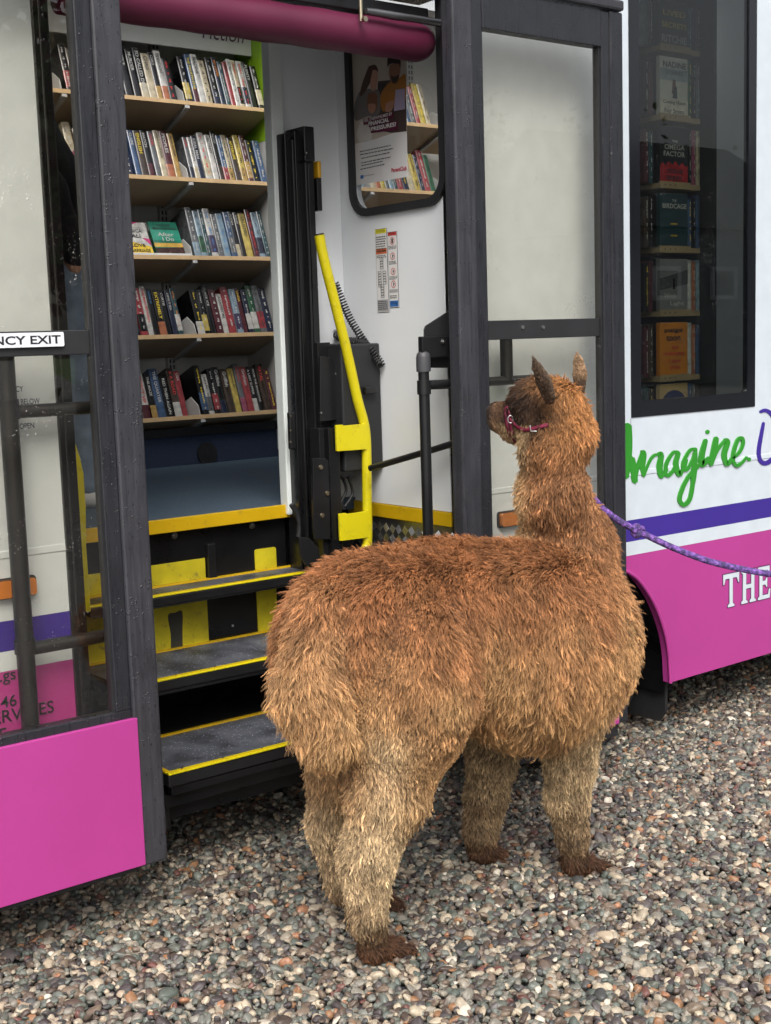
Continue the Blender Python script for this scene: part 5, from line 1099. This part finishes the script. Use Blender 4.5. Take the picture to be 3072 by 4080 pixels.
def fleece(N):
    nv = len(V); tri = np.concatenate([Q[:, [0, 1, 2]], Q[:, [0, 2, 3]]]); a_, b2, c_ = V[tri[:, 0]], V[tri[:, 1]], V[tri[:, 2]]
    cr = np.cross(b2-a_, c_-a_); ar = np.linalg.norm(cr, axis=1)
    def normals(P):
        e = .004; g_ = np.stack([field(P+np.eye(3)[i]*e, PR)-field(P-np.eye(3)[i]*e, PR) for i in range(3)], 1); return g_/(np.linalg.norm(g_, axis=1, keepdims=True)+1e-9)
    cen = (a_+b2+c_)/3; head = np.where(cen[:, 2] > 1.1, 1.5, 1.0)
    view = cen-CAM; view /= np.linalg.norm(view, axis=1, keepdims=True); nn = cr/(ar[:, None]+1e-12)
    sgn = np.sign((nn*normals(cen)).sum(1)); facing = -(nn*sgn[:, None]*view).sum(1)
    w_ = ar*head*np.where(facing > -.35, 1, .45); pr = w_/w_.sum()
    ti = RNG.choice(len(tri), N, p=pr); u_ = RNG.random((N, 2)); f_ = u_.sum(1) > 1; u_[f_] = 1-u_[f_]
    P = a_[ti]+(b2-a_)[ti]*u_[:, :1]+(c_-a_)[ti]*u_[:, 1:]
    n = normals(P); C, Wr = coat_colour(P); Ln = Wr@llen
    reg = np.array([p[3] for p in PR]); Dm = np.stack([prim_d(P, p) for p in PR], 1)      # shorter wool in the creases beside tail and thigh
    for sel in (reg == TAN, np.arange(len(PR)) == THIGH):
        dd = Dm[:, sel].min(1)-Dm[:, ~sel].min(1); Ln = Ln*(1-.72*np.exp(-(dd/.022)**2)*(P[:, 2] < .9))
    def flow(P, n, Wr):
        g_ = np.tile(np.array([-.12, -.05, -1.0]), (len(P), 1)); top = np.clip((n[:, 2]-.5)/.5, 0, 1)[:, None]
        g_ = g_*(1-top)+top*np.c_[-1.1+1.3*(vnoise(P, 11, 5)-.5), 1.5*(vnoise(P, 11, 6)-.5), np.zeros(len(P))]
        sw = np.stack([vnoise(P, 14, s)-.5 for s in (7, 8, 9)], 1)*.8; g_ = g_+sw
        hf = (Wr[:, FACE]+Wr[:, FORE])[:, None]; g_ = g_*(1-hf)+hf*(hd*np.where(Wr[:, FORE] > .4, .5, -.6)[:, None]+np.array([0, 0, -.9]))
        er = Wr[:, EAR][:, None]; g_ = g_*(1-er)+er*np.array([0, 0, 1.0])
        ft = Wr[:, FOOT][:, None]; g_ = g_*(1-ft)+ft*np.array([.4, 0, -.7])
        g_ = g_-(g_*n).sum(1)[:, None]*n; return g_/(np.linalg.norm(g_, axis=1, keepdims=True)+1e-6)
    g_ = flow(P, n, Wr)
    lift = (.30*(Wr[:, BODY]+Wr[:, LIGHT]+Wr[:, TAN])+.26*Wr[:, NECK]+.26*Wr[:, LEG]+.22*Wr[:, FOOT]+.25*Wr[:, FORE]+.12*(Wr[:, FACE]+Wr[:, EAR]))[:, None]
    # locks: every strand bends to a shared tip
    K = int(N/10); ci = RNG.choice(N, K, replace=False); kd = KDTree(K)
    for j, i in enumerate(ci): kd.insert(P[i], j)
    kd.balance(); near = np.fromiter((kd.find(p)[1] for p in P), int, N)
    kn = n[ci]; kg = g_[ci]+RNG.normal(0, .26, (K, 3)); kl = Ln[ci]*RNG.uniform(.6, 1.4, K); kL = lift[ci]+RNG.normal(0, .11, (K, 1))
    kdir = kn*kL+kg*(1-kL*.6); kdir /= np.linalg.norm(kdir, axis=1, keepdims=True)
    ktip = P[ci]+kdir*kl[:, None]
    kcol = np.exp(RNG.normal(0, .26, K)+(vnoise(P[ci], 45, 12)-.5)*.7)
    T = 8; S = np.linspace(0, 1, T); out = np.zeros((N, T, 3))
    own = n*lift+g_*(1-lift*.6)+RNG.normal(0, .16, (N, 3)); own /= np.linalg.norm(own, axis=1, keepdims=True)
    Ls = Ln*RNG.uniform(.65, 1.15, N); ph = RNG.uniform(0, 6.28, K)[near]; sd_ = np.cross(n, g_)
    cl = np.where(RNG.random(N) < .22, .05, RNG.uniform(.80, 1.0, N))*np.clip(Ln/.02, 0, 1)
    sp = RNG.normal(0, 1, (N, 3))*.00075; kb = RNG.uniform(.25, .55, K)[near]; fr = RNG.uniform(7, 13, K)[near]
    for k, s in enumerate(S):
        p0 = P+n*(Ls*(.9*s*(1-s)))[:, None]+own*(Ls*s)[:, None]
        G = P[ci][near]+kn[near]*(kl[near]*kb*4*s*(1-s)*.35)[:, None]+(ktip-P[ci])[near]*(s*Ls/np.maximum(Ln, 1e-4))[:, None]
        G = G+sd_*(np.sin(s*fr+ph)*kl[near]*.045)[:, None]+np.cross(sd_, g_)*(np.cos(s*fr+ph)*kl[near]*.03)[:, None]+sp*(1.15-s*.5)
        c_k = (cl*min(1, s/.42)**.85)[:, None]; q = p0*(1-c_k)+G*c_k
        out[:, k] = q
    out[:, :, 2] = np.maximum(out[:, :, 2], .001)
    hc = bpy.data.hair_curves.new('fleece'); hc.add_curves([T]*N)
    hc.points.foreach_set('position', out.astype(np.float32).ravel())
    base_r = np.where(Ln > .02, .00042, .00040)
    rad = (base_r[:, None]*np.array([1, 1, 1, 1, .9, .8, .55, .2])).astype(np.float32)
    ra = hc.attributes.get('radius') or hc.attributes.new('radius', 'FLOAT', 'POINT'); ra.data.foreach_set('value', rad.ravel())
    C = C*(kcol[near]*RNG.uniform(.82, 1.2, N))[:, None]
    ca = hc.attributes.new('col', 'FLOAT_COLOR', 'CURVE'); ca.data.foreach_set('color', np.c_[C.clip(0, 1), np.ones(N)].astype(np.float32).ravel())
    m, t, b = new_mat('alpaca fleece'); L = t.links.new
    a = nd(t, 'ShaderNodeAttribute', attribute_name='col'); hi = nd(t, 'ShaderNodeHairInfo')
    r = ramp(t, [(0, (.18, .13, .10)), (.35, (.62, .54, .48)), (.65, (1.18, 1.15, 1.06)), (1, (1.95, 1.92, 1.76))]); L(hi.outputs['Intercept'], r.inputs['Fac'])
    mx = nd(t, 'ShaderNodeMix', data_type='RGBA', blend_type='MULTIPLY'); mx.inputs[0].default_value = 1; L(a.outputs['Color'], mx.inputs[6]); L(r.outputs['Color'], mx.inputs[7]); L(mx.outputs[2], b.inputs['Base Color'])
    b.inputs['Roughness'].default_value = .55; b.inputs['Specular IOR Level'].default_value = .35
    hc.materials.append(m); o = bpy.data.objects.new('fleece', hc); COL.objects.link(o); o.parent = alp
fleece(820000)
SC.cycles_curves.shape = 'RIBBONS' if hasattr(SC, 'cycles_curves') else None
def hit(px, py, off=0.0):
    """nearest point of the animal's surface along the sight line of a pixel"""
    d = rayd(px, py); t_ = 2.2
    for _ in range(120):
        v_ = field((CAM+d*t_)[None], PR)[0]-off
        if v_ < .0008: break
        t_ += max(v_*.8, .0006)
        if t_ > 4.5: return None
    return CAM+d*t_
for (a_, b_) in (((1.862, 2.387), (1.885, 2.383)), ((1.867, 2.439), (1.890, 2.443)), ((1.992, 2.602), (2.012, 2.598)), ((1.992, 2.638), (2.012, 2.642)), ((2.592, 2.421), (2.617, 2.418)), ((2.592, 2.469), (2.617, 2.473)), ((2.428, 2.666), (2.448, 2.662)), ((2.428, 2.700), (2.448, 2.702))):
    MB().tube([(*a_, .017), ((a_[0]+b_[0])/2, (a_[1]+b_[1])/2, .014), (*b_, .004)], [.0095, .0075, .0015], 8).build('toenail', mat('dark horn', (.03, .024, .02), rough=.4), alp)
# nose, nostril and eye
NOSE = mat('dark wet nose', (.012, .010, .010), rough=.25, coat=.6)
p = np.array(H(1.0, .006, -.002)); q = H(1.02, 0, -.004)
hp = hit(1050, 874, .001)
if hp is not None: MB().tube([tuple(hp+np.array(_f)*.004), tuple(hp-np.array(_f)*.0005)], [.006, .004], 12).build('nostril', NOSE, alp)
# halter (worn): noseband, cheek piece, throat strap, rings
HAL = mat('raspberry webbing', (.17, .012, .04), rough=.55, var=.3, scale=60, bump=.4, bscale=300)
ht = empty('halter_tmp'); bpy.data.objects.remove(ht)
def around(fc, tilt, off, n=48):
    """closed loop round the muzzle at a distance along the head"""
    c = np.array(H(fc, 0, -.022)); out = []
    for i in range(n):
        an = 2*math.pi*i/n; d = hl*math.cos(an)+hu*math.sin(an)+hd*tilt*math.sin(an); t_ = .01
        for _ in range(60):
            v_ = field((c+d*t_)[None], PR)[0]
            if v_ > off: break
            t_ += .002
        out.append(c+d*t_)
    return out
def strap(path, wd, th, name, parent, closed=False, m=None, wdir=None):
    P = [np.array(p) for p in path]; n = len(P); mb = MB(); vs = []; fs = []
    for i, p in enumerate(P):
        a = P[(i-1) % n] if closed or i > 0 else P[i]; c = P[(i+1) % n] if closed or i < n-1 else P[i]
        d = c-a; d /= np.linalg.norm(d); e = .003
        g_ = np.array([field((p+np.eye(3)[k]*e)[None], PR)[0]-field((p-np.eye(3)[k]*e)[None], PR)[0] for k in range(3)]); g_ /= np.linalg.norm(g_)
        s_ = np.cross(d, g_); s_ /= np.linalg.norm(s_)
        for a1, b1 in ((-1, 0), (1, 0), (1, 1), (-1, 1)): vs.append(p+s_*wd/2*a1+g_*th*b1)
    for i in range(n if closed else n-1):
        j = (i+1) % n
        for k in range(4): fs.append((4*i+k, 4*i+(k+1) % 4, 4*j+(k+1) % 4, 4*j+k))
    return mb.add(vs, fs, True).build(name, m or HAL, parent)
hal = strap(around(.60, .25, .004), .011, .0025, 'halter', None, True); tag(hal, 'raspberry webbing halter strapped round the alpaca\'s muzzle and jaw', 'halter')
def hpath(pts, off): return [p for p in (hit(x, y, off) for x, y in smooth_path(pts, 4)) if p is not None]
strap(hpath([(1100, 905), (1108, 912), (1118, 922), (1132, 929), (1150, 927), (1168, 922), (1184, 918)], .010), .010, .003, 'cheek_strap', hal)
strap(hpath([(1096, 880), (1100, 892), (1103, 905), (1104, 922), (1108, 936)], .008), .012, .003, 'nose_strap', hal)
p = hit(1103, 906, .014)
if p is not None: MB().tube([tuple(p+(np.array(_r)*math.cos(a)*.007+np.array(_u)*math.sin(a)*.010)) for a in np.linspace(0, 6.283, 20)], .0014, 8, False).build('metal_ring', STEEL, hal)
p = hit(1152, 926, .024)
if p is not None: MB().tube([tuple(p+np.array(_r)*a_+np.array(_u)*b_) for a_, b_ in ((.009, -.007), (-.006, -.007), (-.008, .008), (-.006, .008))], .0015, 8).build('buckle', STEEL, hal)
# lead rope
m_rope, t, b = new_mat('purple braided rope'); L = t.links.new; tc = nd(t, 'ShaderNodeTexCoord'); wv = nd(t, 'ShaderNodeTexVoronoi'); wv.inputs['Scale'].default_value = 210
L(tc.outputs['Object'], wv.inputs['Vector']); n_ = nd(t, 'ShaderNodeTexNoise'); n_.inputs['Scale'].default_value = 90; n_.inputs['Detail'].default_value = 3; L(tc.outputs['Object'], n_.inputs['Vector'])
r = ramp(t, [(.40, (.05, .035, .11)), (.52, (.14, .06, .28)), (.66, (.26, .13, .44))]); L(n_.outputs['Fac'], r.inputs['Fac']); L(r.outputs['Color'], b.inputs['Base Color']); b.inputs['Roughness'].default_value = .8
bp = nd(t, 'ShaderNodeBump'); bp.inputs['Distance'].default_value = .002; L(wv.outputs['Distance'], bp.inputs['Height']); L(bp.outputs[0], b.inputs['Normal'])
RY = 2.46
pts = [tuple(np.array(H(.62, -.05, -.05))), A(1225, 985, 2.66), A(1262, 1050, 2.57), A(1297, 1093, 2.50), A(1320, 1113, 2.47), A(1350, 1133, 2.44), A(1378, 1147, 2.42), A(1420, 1168, 2.38), A(1470, 1190, 2.34), A(1530, 1212, 2.29), A(1600, 1229, 2.24), A(1666, 1240, 2.19), A(1760, 1243, 2.10), A(1900, 1225, 2.0)]
rp = MB().tube(smooth_path(pts, 8), .0092, 12).build('lead_rope', m_rope); tag(rp, 'purple braided lead rope with a knot, stretching from the alpaca to the right', 'lead rope')
kn = []
kc = np.array(A(1378, 1147, 2.42))
for i in range(60):
    a = i/59*2*math.pi*2; kn.append(tuple(kc+np.array(_r)*(.009+.005*math.cos(1.5*a))*math.cos(a)+np.array(_u)*(.009+.005*math.cos(1.5*a))*math.sin(a)-np.array(_f)*.007*math.sin(1.5*a)))
MB().tube(kn, .0082, 10).build('rope_knot', m_rope, rp)

# ---------------------------------------------------------------- the person inside, mostly hidden by the door post
px0, _, _ = at(172, 700, 4.2); PB = np.array([px0, 4.2, FZ])
pf = np.array([-.79, .61, 0.0]); pf /= np.linalg.norm(pf); ps = np.array([-pf[1], pf[0], 0])   # facing, left side
def B_(f_, s, z):
    z *= .93
    for z0_, an in ((1.32, R(14)), (.88, R(20))):       # stooping forward from the hips, head lower still
        if z > z0_: f_, z = f_*math.cos(an)+(z-z0_)*math.sin(an), z0_-f_*math.sin(an)+(z-z0_)*math.cos(an)
    return tuple(PB+pf*f_+ps*s+np.array([0, 0, z]))
bodyP, jackP, jeanP, hairP = [], [], [], []
def bs(lst, a, b_, r0, r1, k=.02): lst.append(('s', (a, b_, r0, r1), k, 0))
def build_person(infl):
    L_ = []
    def s(a, b_, r0, r1, k=.03): bs(L_, B_(*a), B_(*b_), r0+infl, r1+infl, k)
    return L_, s
torso, s = build_person(0.0)
s((0, 0, .95), (0, 0, 1.12), .115, .11); s((0, 0, 1.1), (.01, 0, 1.36), .115, .10, .05)
s((0, -.13, 1.40), (0, .13, 1.40), .055, .055, .06)
for sd in (-1, 1):
    s((0, sd*.17, 1.40), (-.03, sd*.20, 1.12), .048, .040); s((-.03, sd*.20, 1.12), (-.04, sd*.17, .90), .038, .028)
    s((0, sd*.085, .90), (.01, sd*.09, .50), .085, .060); s((.01, sd*.09, .50), (-.02, sd*.09, .09), .055, .038); s((-.02, sd*.09, .06), (.15, sd*.095, .035), .035, .030)
    s((-.04, sd*.17, .90), (-.03, sd*.165, .86), .026, .022, .01)
    for k_, (dz, ln) in enumerate(((.018, .060), (.006, .068), (-.006, .064), (-.018, .052))):
        s((-.03+dz, sd*.165, .86+dz*.5), (-.02+dz, sd*.162, .86-ln*.6), .0085, .008, .004); s((-.02+dz, sd*.162, .86-ln*.6), (-.025+dz, sd*.150, .86-ln), .008, .0065, .003)
    s((-.02, sd*.155, .875), (.0, sd*.135, .845), .010, .008, .005)
s((0, 0, 1.40), (.015, 0, 1.52), .052, .050); s((.01, 0, 1.62), (.02, 0, 1.655), .088, .090, .03); s((.05, 0, 1.60), (.045, 0, 1.545), .055, .040, .03)
s((.105, 0, 1.625), (.122, 0, 1.600), .010, .013, .012); s((.02, -.085, 1.62), (.0, -.092, 1.60), .016, .012, .008); s((.02, .085, 1.62), (.0, .092, 1.60), .016, .012, .008)
lo = PB+np.array([-.45, -.45, -.02]); hi = PB+np.array([.45, .45, 1.82])
V2, Q2 = surface_nets(torso, lo, hi, .011)
per = np_mesh('person', V2, Q2, mat('skin', (.50, .27, .18), rough=.5, var=.08)); tag(per, 'person in dark jumper and blue jeans stooping inside, seen through the left door glass', 'person')
jk, s = build_person(.014)
s((0, 0, .86), (0, 0, 1.12), .128, .118); s((0, 0, 1.1), (.01, 0, 1.36), .118, .10, .05); s((0, -.13, 1.40), (0, .13, 1.40), .058, .058, .06); s((0, 0, 1.42), (.005, 0, 1.45), .056, .052)
for sd in (-1, 1): s((0, sd*.17, 1.40), (-.03, sd*.20, 1.12), .05, .044); s((-.03, sd*.20, 1.12), (-.04, sd*.17, .91), .042, .032)
Vj, Qj = surface_nets(jk, lo, hi, .011); np_mesh('jumper', Vj, Qj, mat('dark knitted jumper', (.014, .015, .02), rough=.9, var=.4, bump=.5), per)
jn, s = build_person(.010)
s((0, 0, .80), (0, 0, .86), .118, .114)
for sd in (-1, 1): s((0, sd*.085, .82), (.01, sd*.09, .50), .09, .066); s((.01, sd*.09, .50), (-.02, sd*.09, .10), .062, .052)
Vn, Qn = surface_nets(jn, lo, hi, .011); np_mesh('jeans', Vn, Qn, mat('faded blue denim', (.17, .23, .31), rough=.85, var=.35, scale=12, bump=.3), per)
hr, s = build_person(0); s((-.015, 0, 1.655), (.0, 0, 1.70), .100, .085); s((-.05, 0, 1.62), (-.05, 0, 1.56), .07, .055)
Vh, Qh = surface_nets(hr, lo, hi, .011); np_mesh('hair', Vh, Qh, mat('dark brown hair', (.03, .018, .012), rough=.6, var=.5, scale=60), per)
for sd in (-1, 1): MB().tube([B_(-.05, sd*.095, .035), B_(.02, sd*.095, .045), B_(.17, sd*.10, .03)], [.04, .045, .032], 14).build('shoe', mat('white trainer', (.6, .6, .6)), per)
for sd in (-1, 1): MB().disc(B_(.105, sd*.032, 1.640), .011, .004, 12).build('eye', INK, per)

# ---------------------------------------------------------------- what the glass reflects: house, hedge, trees across the lawn
def refl(px, py, Yp, total):
    d = rayd(px, py); t_ = (Yp-CAM[1])/d[1]; p = CAM+d*t_; d2 = d*np.array([1, -1, 1]); return p+d2*(total-t_)
hp = refl(1562, 612, YB, 38.0)
house = empty('house', (0, 0, 0)); tag(house, 'grey rendered house with white window frames across the lawn, mirrored in the tinted window', 'house')
HX, HY = hp[0], hp[1]
REND = mat('grey house render', (.26, .26, .27), rough=.9, var=.1, bump=.3)
MB().box(HX-3.4, HX+5, HY-8, HY, 0, 4.3).build('wall', REND, house)
MB().add([(HX-3.8, HY+.3, 4.2), (HX+5.4, HY+.3, 4.2), (HX+5.4, HY-8.3, 4.2), (HX-3.8, HY-8.3, 4.2), (HX-3.8, HY-4, 7.2), (HX+5.4, HY-4, 7.2)], [(0, 1, 5, 4), (2, 3, 4, 5), (0, 4, 3), (1, 2, 5), (0, 3, 2, 1)]).build('roof', mat('slate roof', (.05, .05, .055), rough=.8, var=.3), house)
for dx, dz, w_, h_ in ((0, hp[2], 1.1, .9), (-2.4, hp[2], 1.1, .9), (3, hp[2], 1.3, .9)):
    f_ = MB().plate([[(HX+dx-w_/2, dz-h_/2), (HX+dx+w_/2, dz-h_/2), (HX+dx+w_/2, dz+h_/2), (HX+dx-w_/2, dz+h_/2)], [(HX+dx-w_/2+.12, dz-h_/2+.12), (HX+dx-w_/2+.12, dz+h_/2-.12), (HX+dx+w_/2-.12, dz+h_/2-.12), (HX+dx+w_/2-.12, dz-h_/2+.12)]], HY, HY+.08).build('window', mat('white window frame', (.8, .8, .8)), house)
    MB().box(HX+dx-w_/2+.1, HX+dx+w_/2-.1, HY+.005, HY+.03, dz-h_/2+.1, dz+h_/2-.1).build('pane', mat('house window pane', (.03, .03, .035), rough=.1), f_)
LEAFM = mat('tree leaves', (.05, .08, .025), rough=.7, var=.5, scale=1.2); LEAFR = mat('copper tree leaves', (.10, .03, .03), rough=.7, var=.5, scale=1.2); BARK = mat('tree bark', (.09, .07, .05), rough=.95, var=.3, bump=.6, bscale=12)
def crown_mesh(seed, m, h, r):
    rs = np.random.default_rng(seed); n = 5200; cs = rs.normal(0, 1, (16, 3)); cs /= np.linalg.norm(cs, axis=1)[:, None]; cs *= rs.uniform(.3, .8, (16, 1)); k = rs.integers(0, 16, n)
    P = cs[k]+rs.normal(0, .22, (n, 3)); P = P*np.array([r, r, h*.42])+np.array([0, 0, h*.60]); a = rs.normal(0, 1, (n, 3)); a /= np.linalg.norm(a, axis=1)[:, None]; b_ = np.cross(a, rs.normal(0, 1, (n, 3))); b_ /= np.linalg.norm(b_, axis=1)[:, None]; s = rs.uniform(.10, .22, (n, 1))
    Vq = np.stack([P-a*s, P+b_*s*.6, P+a*s, P-b_*s*.6], 1).reshape(-1, 3); me = bpy.data.meshes.new('crown'); Qq = np.arange(4*n).reshape(-1, 4)
    me.from_pydata(Vq.tolist(), [], Qq.tolist()); me.materials.append(m); return me
CM = [crown_mesh(3, LEAFM, 9, 3.4), crown_mesh(5, LEAFM, 12, 4.2), crown_mesh(8, LEAFR, 8, 3)]
def trunk_mesh(h):
    mb = MB(); mb.tube([(0, 0, 0), (.05, .02, h*.3), (.0, .1, h*.62)], [.22, .17, .08], 10)
    for i in range(6):
        a = i*1.1; mb.tube([(.03, .03, h*(.25+.05*i)), (.9*math.cos(a), .9*math.sin(a), h*(.38+.05*i)), (1.8*math.cos(a), 1.8*math.sin(a), h*(.46+.055*i))], [.09, .06, .02], 6)
    return mb
TM = [trunk_mesh(9), trunk_mesh(12), trunk_mesh(8)]
tl = [(2, -17, 0), (6.5, -15, 1), (11, -18, 2), (14, -35, 1), (21, -31, 0), (27, -30, 0), (33.5, -32, 1), (42, -34, 1), (49, -28, 1), (25, -33, 1), (17, -27, 1), (56, -24, 1), (50, -17, 0)]
for i, (x, y, k) in enumerate(tl):
    tr_ = empty('tree', (x, y, 0)); tag(tr_, f'{["broad leafy tree", "tall leafy tree", "copper-leaved tree"][k]} across the lawn behind the photographer, {ORD[i]} of the row', 'tree', 'trees across the lawn')
    o = TM[k].build('trunk', BARK, tr_); c_ = bpy.data.objects.new('crown', CM[k]); COL.objects.link(c_); c_.parent = tr_; c_.rotation_euler.z = i*1.3
